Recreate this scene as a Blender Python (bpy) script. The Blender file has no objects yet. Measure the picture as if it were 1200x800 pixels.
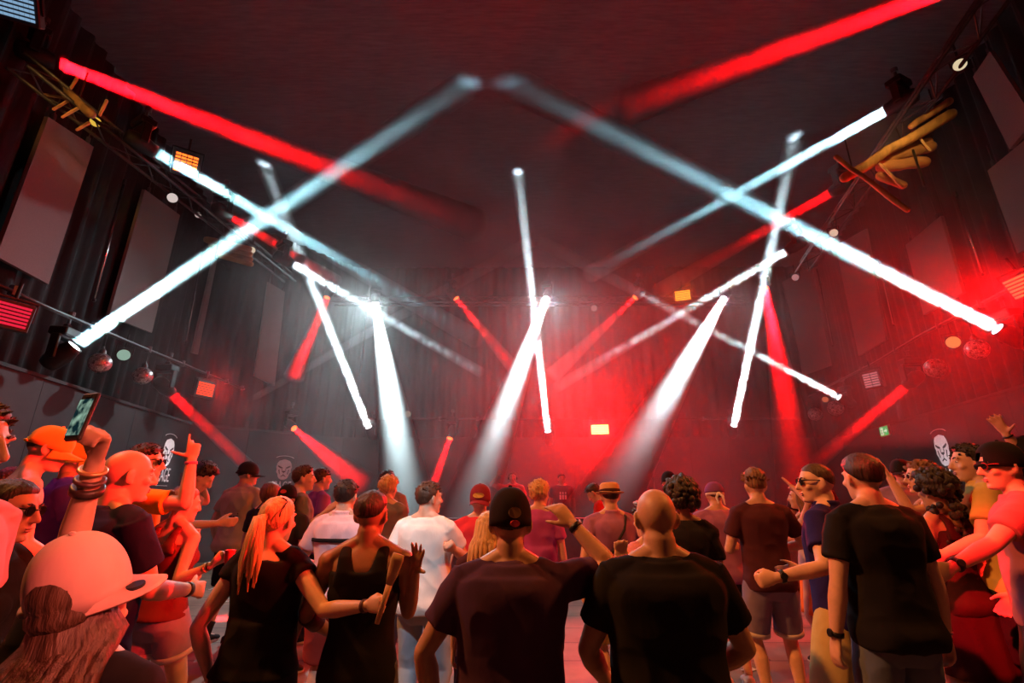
import bpy, bmesh, math, random
import numpy as np
from mathutils import Vector, Matrix, noise
PI = math.pi
R = math.radians
SC = bpy.context.scene
COL = SC.collection
random.seed(7)

# ------------------------------------------------------------------ camera
F, PITCH, EYE = 565.0, R(17.5), Vector((0, 0, 1.6))
cam = bpy.data.objects.new('camera', bpy.data.cameras.new('camera'))
COL.objects.link(cam)
cam.location = EYE
cam.rotation_euler = (PI / 2 + PITCH, 0, 0)
cam.data.sensor_width = 36
cam.data.lens = F / 1200 * 36
cam.data.clip_start = 0.02
SC.camera = cam
vs = SC.view_settings
vs.view_transform = 'Standard'
vs.look = 'None'
vs.exposure = 0.0
vs.gamma = 1.0
vs.use_curve_mapping = False
world = bpy.data.worlds.new('night')
SC.world = world
world.use_nodes = True
world.node_tree.nodes['Background'].inputs[0].default_value = (0.0012, 0.0010, 0.0014, 1)


def ray(px, py):
    x, v = (px - 600) / F, (400 - py) / F
    return Vector((x, math.cos(PITCH) - math.sin(PITCH) * v, math.sin(PITCH) + math.cos(PITCH) * v))


def at_y(px, py, y):
    d = ray(px, py)
    return EYE + d * (y / d.y)


def at_z(px, py, z):
    d = ray(px, py)
    return EYE + d * ((z - EYE.z) / d.z)


def at_plane(px, py, p, n):
    d = ray(px, py)
    return EYE + d * ((p - EYE).dot(n) / d.dot(n))


# ------------------------------------------------------------------ materials
MATS = {}


def mat(name, col, rough=0.8, metal=0.0, vary=0.12, bump=0.0, scale=12.0, emit=None, stretch=None):
    if name in MATS:
        return MATS[name]
    m = bpy.data.materials.new(name)
    m.use_nodes = True
    nt = m.node_tree
    b = nt.nodes['Principled BSDF']
    b.inputs['Base Color'].default_value = (*col, 1)
    b.inputs['Roughness'].default_value = rough
    b.inputs['Metallic'].default_value = metal
    if emit:
        b.inputs['Emission Color'].default_value = (*emit[0], 1)
        b.inputs['Emission Strength'].default_value = emit[1]
    if vary or bump:
        tc = nt.nodes.new('ShaderNodeTexCoord')
        mp = nt.nodes.new('ShaderNodeMapping')
        if stretch:
            mp.inputs['Scale'].default_value = stretch
        nz = nt.nodes.new('ShaderNodeTexNoise')
        nz.inputs['Scale'].default_value = scale
        nz.inputs['Detail'].default_value = 4
        nt.links.new(tc.outputs['Object'], mp.inputs['Vector'])
        nt.links.new(mp.outputs[0], nz.inputs['Vector'])
        if vary:
            cr = nt.nodes.new('ShaderNodeValToRGB')
            cr.color_ramp.elements[0].position = 0.3
            cr.color_ramp.elements[1].position = 0.7
            cr.color_ramp.elements[0].color = (*[max(0, c * (1 - vary)) for c in col], 1)
            cr.color_ramp.elements[1].color = (*[min(1, c * (1 + vary)) for c in col], 1)
            nt.links.new(nz.outputs[0], cr.inputs[0])
            nt.links.new(cr.outputs[0], b.inputs['Base Color'])
        if bump:
            bp = nt.nodes.new('ShaderNodeBump')
            bp.inputs['Strength'].default_value = bump
            bp.inputs['Distance'].default_value = 0.02
            nt.links.new(nz.outputs[0], bp.inputs['Height'])
            nt.links.new(bp.outputs[0], b.inputs['Normal'])
    MATS[name] = m
    return m


def cloth(name, col):
    m = mat('cloth_' + name, col, 0.9, 0, 0.1, 0.25, 9, None, (1, 1, 0.5))
    m.node_tree.nodes['Principled BSDF'].inputs['Specular IOR Level'].default_value = 0.15
    return m


def skin(name, col):
    return mat('skin_' + name, col, 0.5, 0, 0.06, 0.05, 30)


def hairm(name, col):
    return mat('hair_' + name, col, 0.55, 0, 0.35, 0.6, 60, None, (1, 1, 0.12))


def glow(name, col, strength):
    m = bpy.data.materials.new(name)
    m.use_nodes = True
    nt = m.node_tree
    nt.nodes.clear()
    o = nt.nodes.new('ShaderNodeOutputMaterial')
    e = nt.nodes.new('ShaderNodeEmission')
    e.inputs[0].default_value = (*col, 1)
    e.inputs[1].default_value = strength
    nt.links.new(e.outputs[0], o.inputs[0])
    return m


BLACK = mat('black_metal', (0.012, 0.012, 0.013), 0.45, 0.3, 0.2)
GREYM = mat('grey_metal', (0.09, 0.09, 0.095), 0.4, 0.6, 0.2)
CHROME = mat('chrome', (0.55, 0.55, 0.57), 0.18, 1.0, 0.05)
DARKP = mat('dark_plastic', (0.02, 0.02, 0.022), 0.5, 0, 0.1)
WOODM = mat('log_wood', (0.42, 0.24, 0.09), 0.75, 0, 0.45, 0.5, 9, None, (1, 1, 0.2))
PALEW = mat('pale_wood', (0.5, 0.32, 0.16), 0.7, 0, 0.2, 0.2, 14)
WHITE = mat('white_print', (0.9, 0.88, 0.88), 0.7, 0, 0.05)


# ------------------------------------------------------------------ mesh building
class MB:
    def __init__(s):
        s.v, s.f = [], []

    def add(s, pts, faces):
        o = len(s.v)
        s.v += [tuple(p) for p in pts]
        s.f += [tuple(i + o for i in f) for f in faces]
        return s

    def loft(s, rings, cap=True):
        n = len(rings[0])
        pts = [p for r in rings for p in r]
        fs = []
        for k in range(len(rings) - 1):
            for i in range(n):
                a, b = k * n + i, k * n + (i + 1) % n
                fs.append((a, b, b + n, a + n))
        if cap:
            fs.append(tuple(range(n - 1, -1, -1)))
            m = (len(rings) - 1) * n
            fs.append(tuple(range(m, m + n)))
        return s.add(pts, fs)

    def tube(s, pts, rad, n=10, dome=True, flat=None, up=None):
        """a tapered tube through pts; flat = (axis vector, factor) squashes across that axis"""
        pts = [Vector(p) for p in pts]
        if not isinstance(rad, (list, tuple)):
            rad = [rad] * len(pts)
        P, Rr = list(pts), list(rad)
        if dome:
            d0 = (pts[0] - pts[1]).normalized()
            d1 = (pts[-1] - pts[-2]).normalized()
            P = [pts[0] + d0 * rad[0] * .95, pts[0] + d0 * rad[0] * .6] + P + [pts[-1] + d1 * rad[-1] * .6, pts[-1] + d1 * rad[-1] * .95]
            Rr = [rad[0] * .3, rad[0] * .8] + Rr + [rad[-1] * .8, rad[-1] * .3]
        u = None
        rings = []
        for i, p in enumerate(P):
            if i == 0:
                d = P[1] - P[0]
            elif i == len(P) - 1:
                d = P[-1] - P[-2]
            else:
                d = (P[i + 1] - P[i]).normalized() + (P[i] - P[i - 1]).normalized()
            d = d.normalized() if d.length > 1e-9 else Vector((0, 0, 1))
            if u is None:
                u = Vector(up) if up is not None else d.orthogonal()
            u = (u - d * u.dot(d))
            u = u.normalized() if u.length > 1e-6 else d.orthogonal().normalized()
            w = d.cross(u)
            r = Rr[i]
            ring = []
            for k in range(n):
                t = 2 * PI * k / n
                q = u * (r * math.cos(t)) + w * (r * math.sin(t))
                if flat is not None:
                    ax = Vector(flat[0]).normalized()
                    q = q - ax * (q.dot(ax) * (1 - flat[1]))
                ring.append(p + q)
            rings.append(ring)
        return s.loft(rings)

    def ell(s, c, r, rot=None, nu=14, nv=9):
        c = Vector(c)
        pts, fs = [], []
        rot = rot or Matrix.Identity(3)
        pts.append(c + rot @ Vector((0, 0, r[2])))
        for j in range(1, nv):
            th = PI * j / nv
            for i in range(nu):
                ph = 2 * PI * i / nu
                pts.append(c + rot @ Vector((r[0] * math.sin(th) * math.cos(ph), r[1] * math.sin(th) * math.sin(ph), r[2] * math.cos(th))))
        pts.append(c + rot @ Vector((0, 0, -r[2])))
        for i in range(nu):
            fs.append((0, 1 + i, 1 + (i + 1) % nu))
        for j in range(nv - 2):
            for i in range(nu):
                a, b = 1 + j * nu + i, 1 + j * nu + (i + 1) % nu
                fs.append((a, a + nu, b + nu, b))
        L = len(pts) - 1
        for i in range(nu):
            fs.append((L, L - nu + (i + 1) % nu, L - nu + i))
        return s.add(pts, fs)

    def box(s, c, size, mtx=None, bev=0.0):
        x, y, z = size[0] / 2, size[1] / 2, size[2] / 2
        m = mtx or Matrix.Identity(4)
        c = Vector(c)
        if bev <= 0:
            pts = [m @ (c + Vector((a * x, b * y, d * z))) for a in (-1, 1) for b in (-1, 1) for d in (-1, 1)]
            return s.add(pts, [(0, 1, 3, 2), (4, 6, 7, 5), (0, 4, 5, 1), (2, 3, 7, 6), (0, 2, 6, 4), (1, 5, 7, 3)])
        rings = []
        for zz, ins in ((-z, bev), (-z + bev, 0), (z - bev, 0), (z, bev)):
            X, Y = x - ins, y - ins
            b = bev * .7
            rings.append([m @ (c + Vector(q + (zz,))) for q in ((X, -Y + b), (X, Y - b), (X - b, Y), (-X + b, Y), (-X, Y - b), (-X, -Y + b), (-X + b, -Y), (X - b, -Y))])
        return s.loft(rings)

    def cyl(s, a, b, r0, r1=None, n=16):
        a, b = Vector(a), Vector(b)
        d = (b - a).normalized()
        u = d.orthogonal().normalized()
        w = d.cross(u)
        r1 = r0 if r1 is None else r1
        return s.loft([[p + u * (r * math.cos(2 * PI * k / n)) + w * (r * math.sin(2 * PI * k / n)) for k in range(n)] for p, r in ((a, r0), (b, r1))])

    def lathe(s, a, d, prof, n=18):
        """profile of (distance along d, radius) turned about the axis through a"""
        a, d = Vector(a), Vector(d).normalized()
        u = d.orthogonal().normalized()
        w = d.cross(u)
        return s.loft([[a + d * t + u * (r * math.cos(2 * PI * k / n)) + w * (r * math.sin(2 * PI * k / n)) for k in range(n)] for t, r in prof])

    def mesh(s, name='mesh'):
        me = bpy.data.meshes.new(name)
        me.from_pydata(s.v, [], s.f)
        me.update()
        return me


def smooth(me, on=True):
    me.polygons.foreach_set('use_smooth', [on] * len(me.polygons))
    return me


def obj(name, me, m, parent=None, sm=False):
    if isinstance(me, MB):
        me = me.mesh(name)
        bm = bmesh.new()
        bm.from_mesh(me)
        bmesh.ops.recalc_face_normals(bm, faces=bm.faces)
        bm.to_mesh(me)
        bm.free()
    if sm:
        smooth(me)
    me.materials.clear()
    me.materials.append(m)
    o = bpy.data.objects.new(name, me)
    COL.objects.link(o)
    if parent is not None:
        o.parent = parent
    return o


def tag(o, label, cat, group=None, kind=None):
    o['label'] = label
    o['category'] = cat
    if group:
        o['group'] = group
    if kind:
        o['kind'] = kind
    return o


def empty(name, loc, rz=0.0):
    e = bpy.data.objects.new(name, None)
    COL.objects.link(e)
    e.location = loc
    e.rotation_euler = (0, 0, rz)
    e.empty_display_size = .1
    return e


def struct(name, mb, m, label=None):
    o = obj(name, mb, m)
    o['kind'] = 'structure'
    return o


def fuse(mb, vox, it=3, fac=0.5, wr=0.0, wrs=6.0, seed=0):
    """one continuous skin over all the pieces of mb (voxel union, then smoothed)"""
    me = mb.mesh('tmp')
    bm = bmesh.new()
    bm.from_mesh(me)
    bmesh.ops.recalc_face_normals(bm, faces=bm.faces)
    bm.to_mesh(me)
    bm.free()
    o = bpy.data.objects.new('tmp', me)
    COL.objects.link(o)
    r = o.modifiers.new('r', 'REMESH')
    r.mode = 'VOXEL'
    r.voxel_size = vox
    sm_ = o.modifiers.new('s', 'SMOOTH')
    sm_.factor = fac
    sm_.iterations = it
    dg = bpy.context.evaluated_depsgraph_get()
    out = bpy.data.meshes.new_from_object(o.evaluated_get(dg))
    bpy.data.objects.remove(o)
    bpy.data.meshes.remove(me)
    if wr:
        n = len(out.vertices)
        co = np.empty(n * 3, np.float32)
        out.vertices.foreach_get('co', co)
        no = np.empty(n * 3, np.float32)
        out.vertices.foreach_get('normal', no)
        co = co.reshape(-1, 3)
        no = no.reshape(-1, 3)
        s1 = Vector((seed * 3.7, seed * 1.3, seed * 2.1))
        d = np.array([noise.noise(Vector((p[0] * wrs + p[2] * wrs * .5, p[1] * wrs, p[2] * wrs * .9 - p[0] * wrs * .4)) + s1) for p in co], np.float32)
        d = 1 - np.abs(d) * 2.2
        co += no * (d * wr)[:, None]
        out.vertices.foreach_set('co', co.ravel())
        out.update()
    return smooth(out)


# ================================================================== the room
def wall_pts(p, off):
    return p

BL0, BL1 = at_z(0, 425, 3.3), at_z(275, 512, 3.3)
BR0, BR1 = at_z(1200, 450, 3.3), at_z(1040, 497, 3.3)
DL = (BL1 - BL0).normalized()
DR = (BR1 - BR0).normalized()
NL = Vector((DL.y, -DL.x, 0)).normalized()      # into the room
NR = Vector((-DR.y, DR.x, 0)).normalized()
CEIL = 9.5


def onl(y, off=0.0):
    p = BL0 + DL * ((y - BL0.y) / DL.y) + NL * off
    return Vector((p.x, p.y, 0))


def onr(y, off=0.0):
    p = BR0 + DR * ((y - BR0.y) / DR.y) + NR * off
    return Vector((p.x, p.y, 0))


BACKY = 15.6
CL = Vector((-5.4, BACKY, 0))
DC0 = (CL - onl(12.2)).normalized()
NC0 = Vector((DC0.y, -DC0.x, 0))

# floor: worn boards and concrete
mf = bpy.data.materials.new('dance_floor')
mf.use_nodes = True
nt = mf.node_tree
b = nt.nodes['Principled BSDF']
tc = nt.nodes.new('ShaderNodeTexCoord')
br = nt.nodes.new('ShaderNodeTexBrick')
br.inputs['Scale'].default_value = 1.0
br.inputs['Brick Width'].default_value = 2.6
br.inputs['Row Height'].default_value = 0.62
br.inputs['Mortar Size'].default_value = 0.012
br.inputs['Color1'].default_value = (0.30, 0.22, 0.16, 1)
br.inputs['Color2'].default_value = (0.24, 0.18, 0.13, 1)
br.inputs['Mortar'].default_value = (0.05, 0.035, 0.03, 1)
n1 = nt.nodes.new('ShaderNodeTexNoise')
n1.inputs['Scale'].default_value = 1.7
n1.inputs['Detail'].default_value = 6
mx = nt.nodes.new('ShaderNodeMix')
mx.data_type = 'RGBA'
mx.blend_type = 'MULTIPLY'
mx.inputs['Factor'].default_value = 0.75
nt.links.new(tc.outputs['Object'], br.inputs['Vector'])
nt.links.new(tc.outputs['Object'], n1.inputs['Vector'])
cr = nt.nodes.new('ShaderNodeValToRGB')
cr.color_ramp.elements[0].position = 0.32
cr.color_ramp.elements[0].color = (0.3, 0.28, 0.27, 1)
cr.color_ramp.elements[1].position = 0.68
nt.links.new(n1.outputs[0], cr.inputs[0])
nt.links.new(br.outputs[0], mx.inputs[6])
nt.links.new(cr.outputs[0], mx.inputs[7])
nt.links.new(mx.outputs[2], b.inputs['Base Color'])
b.inputs['Roughness'].default_value = 0.6
struct('floor', MB().box((0.4, 6.5, -0.06), (24, 20, 0.12)), mf)
struct('ceiling', MB().box((0.4, 6.5, CEIL + .06), (24, 20, 0.12)), mat('ceiling_black', (0.105, 0.105, 0.12), 0.9, 0, 0.2, 0.3, 3, None, (1, 8, 1)))

DRAPE = mat('black_drape', (0.016, 0.014, 0.015), 0.95, 0, 0.2, 0.2, 6, None, (1, 1, .15))
PANEL = mat('black_board', (0.024, 0.021, 0.024), 0.7, 0, 0.15, 0.1, 4)


def drape(name, pts, z0, z1, amp=.05, pitch=.34):
    """a hung curtain with folds along a polyline, with thickness"""
    out = []
    for a, c in zip(pts[:-1], pts[1:]):
        L = (c - a).length
        n = max(4, int(L / pitch * 6))
        nrm = Vector(((c - a).y, -(c - a).x, 0)).normalized()
        for i in range(n):
            t = i / n
            ph = t * L / pitch * 2 * PI
            out.append(a.lerp(c, t) + nrm * (amp * math.sin(ph) + amp * .5 * math.sin(ph * .37 + 1)))
    out.append(pts[-1])
    m = MB()
    v = []
    for p in out:
        v += [(p.x, p.y, z0), (p.x, p.y, z1)]
    fs = [(2 * i, 2 * i + 2, 2 * i + 3, 2 * i + 1) for i in range(len(out) - 1)]
    m.add(v, fs)
    me = m.mesh(name)
    o = obj(name, me, DRAPE, None, True)
    sd = o.modifiers.new('thick', 'SOLIDIFY')
    sd.thickness = 0.03
    o['kind'] = 'structure'
    return o


drape('wall_left', [onl(-3, -.55), onl(12.4, -.55), CL + Vector((-.25, .5, 0)), CL + Vector((.2, .5, 0))], 0, CEIL)
drape('wall_right', [onr(-3, -.55), onr(BACKY + .5, -.55)], 0, CEIL)
drape('wall_back', [CL + Vector((.2, .5, 0)), onr(BACKY + .5, -.55)], 0, CEIL)


def board_wall(name, pts, h):
    m = MB()
    rows = []
    for a, c in zip(pts[:-1], pts[1:]):
        d = (c - a)
        L = d.length
        d.normalize()
        nrm = Vector((d.y, -d.x, 0))
        n = max(1, round(L / 1.25))
        for i in range(n):
            p, q = a + d * (L * i / n + .004), a + d * (L * (i + 1) / n - .004)
            w = nrm * .05
            m.loft([[(p.x, p.y, z), (q.x, q.y, z), (q.x + w.x, q.y + w.y, z), (p.x + w.x, p.y + w.y, z)] for z in (0.0, h)])
        p, q = a, c
        w = nrm * .09
        m.loft([[(p.x - w.x * .3, p.y - w.y * .3, z), (q.x - w.x * .3, q.y - w.y * .3, z), (q.x + w.x, q.y + w.y, z), (p.x + w.x, p.y + w.y, z)] for z in (h, h + .05)])
    return struct(name, m, PANEL)


board_wall('partition_left', [onl(-3), onl(12.2), CL], 3.25)
board_wall('partition_right', [onr(-3), onr(BACKY)], 3.25)
board_wall('partition_back', [CL, onr(BACKY)], 3.25)

# ------------------------------------------------------------------ blank screens on the drapes
SCRM = mat('screen_cloth', (0.20, 0.165, 0.16), 0.85, 0, 0.05, 0.1, 40)


def screen(corners, p0, nrm, label, group):
    pts = [at_plane(x, y, p0, nrm) for x, y in corners]
    c = sum(pts, Vector()) / 4
    e = empty('blank_screen', c)
    tag(e, label, 'screen', group)
    loc = [p - c for p in pts]
    w = nrm * .06
    obj('screen_surface', MB().loft([[p for p in loc], [p - w for p in loc]]), SCRM, e)
    for k in (0, 1):
        q = loc[k].lerp(loc[1 - k], .12)
        cl = MB().box(q + Vector((0, 0, .05)) - w * .5, (.05, .05, .16), None, .008).cyl(q + Vector((0, 0, .1)) - w * .5, q + Vector((0, 0, .45)) - w * .5, .008)
        obj('clamp', cl, GREYM, e)
    return e


pl = onl(5, -.3)
pr = onr(5, -.3)
g = 'blank grey screens along the left wall'
screen([(57, 137), (110, 172), (57, 333), (-4, 300)], pl, NL, 'large reddish blank screen nearest the left edge of the hall', g)
screen([(170, 222), (211, 252), (178, 390), (128, 370)], pl, NL, 'grey blank screen second along the left wall, crossed by a white beam', g)
screen([(255, 285), (286, 303), (267, 428), (226, 413)], pl, NL, 'grey blank screen third along the left wall, under the wooden bracket', g)
screen([(314, 330), (334, 342), (322, 452), (298, 440)], CL - DC0 * .0 + NC0 * -.2, NC0, 'narrow hazy blank screen deepest along the left wall', g)
g = 'blank screens along the right wall'
screen([(1160, 60), (1140, 90), (1183, 175), (1212, 140)], onr(5, .1), NR, 'small dark blank screen high at the top right corner', g)
screen([(1208, 158), (1157, 200), (1192, 297), (1240, 270)], pr, NR, 'reddish blank screen cut by the right edge beside the wooden log crane', g)
screen([(1102, 253), (1061, 287), (1082, 369), (1128, 343)], pr, NR, 'red-lit blank screen behind the white beam above the hanging mirror balls', g)
screen([(1014, 268), (979, 288), (1006, 417), (1038, 398)], pr, NR, 'red-lit blank screen left of the white beam on the right wall', g)
screen([(950, 312), (917, 330), (942, 440), (975, 428)], Vector((0, 15.8, 0)), Vector((0, -1, 0)), 'hazy pink blank screen deepest along the right wall', g)


def pole(a, b_, label, group):
    e = empty('chrome_pole', a)
    tag(e, label, 'pole', group)
    d = b_ - a
    obj('tube', MB().cyl((0, 0, 0), d, .022, .022, 12), CHROME, e, True)
    obj('end_cap', MB().lathe(d, d, [(-.03, .027), (.0, .03), (.02, .02)]), BLACK, e)
    obj('hanger', MB().box((0, 0, .05), (.05, .05, .12), None, .006), BLACK, e)
    return e


g = 'chrome poles hung between the screens'
pole(at_plane(145, 216, onl(5, -.15), NL), at_plane(110, 352, onl(5, -.15), NL), 'chrome pole hanging between the two nearest left wall screens', g)
pole(at_plane(237, 295, onl(5, -.15), NL), at_plane(218, 401, onl(5, -.15), NL), 'chrome pole hanging beside the third left wall screen', g)
pole(at_plane(306, 345, onl(5, -.15), NL), at_plane(300, 440, onl(5, -.15), NL), 'chrome pole hanging deep in the haze on the left wall', g)
pole(at_plane(1121, 230, onr(5, -.15), NR), at_plane(1152, 322, onr(5, -.15), NR), 'long chrome pole hanging right of the white beam on the right wall', g)
pole(at_plane(1028, 296, onr(5, -.15), NR), at_plane(1047, 381, onr(5, -.15), NR), 'chrome pole hanging between the red-lit right wall screens', g)
pole(at_plane(958, 318, onr(5, -.15), NR), at_plane(976, 405, onr(5, -.15), NR), 'short chrome pole glinting in the pink haze on the right wall', g)


# ------------------------------------------------------------------ trusses and pipe rails
def truss(a, b_, label, w=.3, up=Vector((0, 0, 1)), m=None):
    e = empty('lighting_truss', a)
    tag(e, label, 'truss')
    d = b_ - a
    L = d.length
    dn = d.normalized()
    side = dn.cross(up).normalized()
    ch = [side * (w / 2), side * (-w / 2), up * (w * .85)]
    for c in ch:
        obj('chord', MB().cyl(c, c + d, .025, .025, 10), m or BLACK, e, True)
    lac = MB()
    n = int(L / .45)
    for i in range(n):
        p, q = dn * (L * i / n), dn * (L * (i + 1) / n)
        for c0, c1 in ((ch[0], ch[2]), (ch[1], ch[2]), (ch[0], ch[1])):
            if i % 2:
                c0, c1 = c1, c0
            lac.cyl(p + c0, q + c1, .011, .011, 6)
    obj('lacing', lac, m or BLACK, e)
    return e


TL0, TL1 = at_z(20, 78, 6.8), at_z(340, 330, 6.8)
TR0, TR1 = at_z(1195, -40, 6.8), at_z(940, 318, 6.8)
TRUSSM = mat('truss_grey', (0.05, 0.047, 0.05), 0.4, 0.7, 0.2)
truss(TL0, TL1, 'long dark lighting truss running along the upper left side', .3, Vector((0, 0, 1)), TRUSSM)
truss(TR0, TR1, 'long dark lighting truss running along the upper right side', .3, Vector((0, 0, 1)), TRUSSM)
BT = 7.25
truss(Vector((-5.6, 14, BT)), Vector((7.4, 14, BT)), 'dark lighting truss across the far end above the stage', .3, Vector((0, 0, 1)), BLACK)
for a, c in ((TL0, TL1), (TR0, TR1)):
    pass


def rail(pts, label):
    e = empty('pipe_rail', pts[0])
    tag(e, label, 'rail')
    loc = [p - pts[0] for p in pts]
    obj('pipe', MB().tube(loc, .028, 10, False), TRUSSM, e, True)
    for a, c in zip(loc[:-1], loc[1:]):
        n = max(1, int((c - a).length / 1.1))
        for i in range(n):
            p = a.lerp(c, (i + .5) / n)
            obj('clamp', MB().cyl(p + Vector((0, 0, -.05)), p + Vector((0, 0, .07)), .045, .045, 8), GREYM, e)
    return e


LP = lambda x, y, off=.7: at_plane(x, y, onl(5, off), NL)
RP = lambda x, y, off=.7: at_plane(x, y, onr(5, off), NR)
rail([LP(-40, 316), LP(60, 362), LP(150, 400), LP(230, 433), LP(292, 458)], 'thin metal pipe rail along the left wall carrying lamps and mirror balls')
rail([RP(1240, 300), RP(1180, 340), RP(1080, 392), RP(1025, 425), RP(975, 450), RP(948, 464)], 'thin metal pipe rail along the right wall carrying lamps and mirror balls')
LOWZ = 3.75
rail([Vector((-5.0, 14.6, LOWZ)), Vector((8.6, 14.6, LOWZ))], 'low pipe rail across the far end behind the stage')

# ------------------------------------------------------------------ lamps
LAMPG = {}


def lens_mat(col, s):
    k = (tuple(col), s)
    if k not in LAMPG:
        LAMPG[k] = glow('glow_lens', col, s)
    return LAMPG[k]


def area(name, loc, target, col, power, size, spread, boost=1.0):
    l = bpy.data.lights.new(name, 'AREA')
    l.shape = 'DISK'
    l.size = size
    l.spread = R(spread)
    l.energy = power * boost
    if boost != 1:
        l.use_nodes = True
        em = l.node_tree.nodes['Emission']
        fo = l.node_tree.nodes.new('ShaderNodeLightFalloff')
        fo.inputs['Strength'].default_value = 1.0 / boost
        l.node_tree.links.new(fo.outputs['Quadratic'], em.inputs['Strength'])
    l.color = col
    o = bpy.data.objects.new(name, l)
    COL.objects.link(o)
    o.location = loc
    o.rotation_euler = (Vector(target) - Vector(loc)).to_track_quat('-Z', 'Y').to_euler()
    return o


HAZE = {}


def haze_mat(name, dens, lo=.35, hi=.62, scale=1.1, g=.35, fade=None, detail=3, low=.5):
    m = bpy.data.materials.new(name)
    m.use_nodes = True
    nt = m.node_tree
    nt.nodes.clear()
    o = nt.nodes.new('ShaderNodeOutputMaterial')
    s = nt.nodes.new('ShaderNodeVolumeScatter')
    s.inputs['Anisotropy'].default_value = g
    nt.links.new(s.outputs[0], o.inputs['Volume'])
    ge = nt.nodes.new('ShaderNodeNewGeometry')
    n = nt.nodes.new('ShaderNodeTexNoise')
    n.inputs['Scale'].default_value = scale
    n.inputs['Detail'].default_value = detail
    n.inputs['Distortion'].default_value = .6
    nt.links.new(ge.outputs['Position'], n.inputs['Vector'])
    mr = nt.nodes.new('ShaderNodeMapRange')
    mr.inputs[1].default_value = lo
    mr.inputs[2].default_value = hi
    mr.inputs[3].default_value = dens * low
    mr.inputs[4].default_value = dens
    nt.links.new(n.outputs[0], mr.inputs[0])
    nt.links.new(mr.outputs[0], s.inputs['Density'])
    m.cycles.volume_sampling = 'DISTANCE'
    m.cycles.volume_step_rate = 4.0
    return m


def shaft(a, b_, r0, spread, m, label, group, cat='light beam'):
    """the lit haze inside one lamp's beam: a cone of smoke around the beam"""
    d = b_ - a
    L = d.length
    dn = d.normalized()
    e = MB().lathe((0, 0, 0), dn, [(.03, r0 * 1.03), (L * .5, (r0 + L * .5 * math.tan(R(spread / 2))) * 1.04), (L, (r0 + L * math.tan(R(spread / 2))) * 1.05)], 24)
    o = obj('spotlight_shaft', e, m)
    o.location = a
    tag(o, label, cat, group, 'thing')
    return o


def moving_head(a, dn, lens, label, group, rot=0.0, s=1.0, standing=False):
    """base, yoke, head and lens of a moving-head lamp whose lens sits at a and looks along dn"""
    piv = a - dn * (.24 * s)
    up = -1 if standing else 1
    top = piv + Vector((0, 0, .40 * s * up))
    e = empty('moving_spotlight', top)
    tag(e, label, 'stage lamp', group)
    ax = Vector((dn.y, -dn.x, 0))
    ax = ax.normalized() if ax.length > .05 else Vector((1, 0, 0))
    m = Matrix((ax, Vector((0, 0, 1)).cross(ax), Vector((0, 0, 1)))).transposed().to_4x4()
    obj('base', MB().box((0, 0, -.04 * up * s), (.34 * s, .24 * s, .13 * s), m, .02 * s).box((0, 0, .04 * up * s), (.1 * s, .06 * s, .1 * s), m, .01 * s), BLACK, e)
    yk = MB()
    for q in (-1, 1):
        yk.box((q * .165 * s, 0, -.27 * s * up), (.045 * s, .12 * s, .36 * s), m, .015 * s)
    yk.box((0, 0, -.12 * s * up), (.36 * s, .13 * s, .05 * s), m, .012 * s)
    obj('yoke', yk, BLACK, e)
    obj('hanger_clamp', MB().cyl((0, 0, .06 * s), (0, 0, .24 * s), .022 * s).cyl((0, 0, .2 * s), (0, 0, .28 * s), .05 * s, .05 * s, 10), GREYM, e)
    c = piv - top
    h = obj('head', MB().lathe(c - dn * (.2 * s), dn, [(0, .06 * s), (.02 * s, .11 * s), (.1 * s, .135 * s), (.3 * s, .14 * s), (.38 * s, .115 * s), (.435 * s, .112 * s), (.436 * s, .098 * s), (.40 * s, .095 * s)], 20), BLACK, e, True)
    obj('lens', MB().lathe(c + dn * (.225 * s), dn, [(0, .09 * s), (.006 * s, .088 * s), (.012 * s, .05 * s)], 20), lens, h, True)
    return e


def beam(fpx, tpx, fy, ty, col, power, spread, hz, names, r0=.09, s=1.0, group='white moving head lamps', zt=None, a=None, b_=None, head=True, sgroup='white light beams'):
    a = a if a is not None else (at_y(fpx[0], fpx[1], fy) if not callable(fy) else fy(fpx[0], fpx[1]))
    b_ = b_ if b_ is not None else (at_z(tpx[0], tpx[1], zt) if zt is not None else at_y(tpx[0], tpx[1], ty))
    dn = (b_ - a).normalized()
    if head:
        lc = (col[0] * .9 + .1, col[1] * .8, col[2] * .8)
        moving_head(a, dn, lens_mat((1, .95, 1) if col[1] > .5 else (1, .12, .03), 6 if col[1] > .5 else 4), names[0], group, 0, s)
    lp_ = area('beam_lamp', a + dn * .025, b_, col, power, 2 * r0, spread)
    BEAM_LAMPS.append(lp_)
    sh_ = shaft(a + dn * .02, b_ - dn * .06, r0, spread, hz, names[1], sgroup)
    SHAFTS.append(sh_)
    CONES.append((a, dn, (b_ - a).length, r0, spread))


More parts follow.
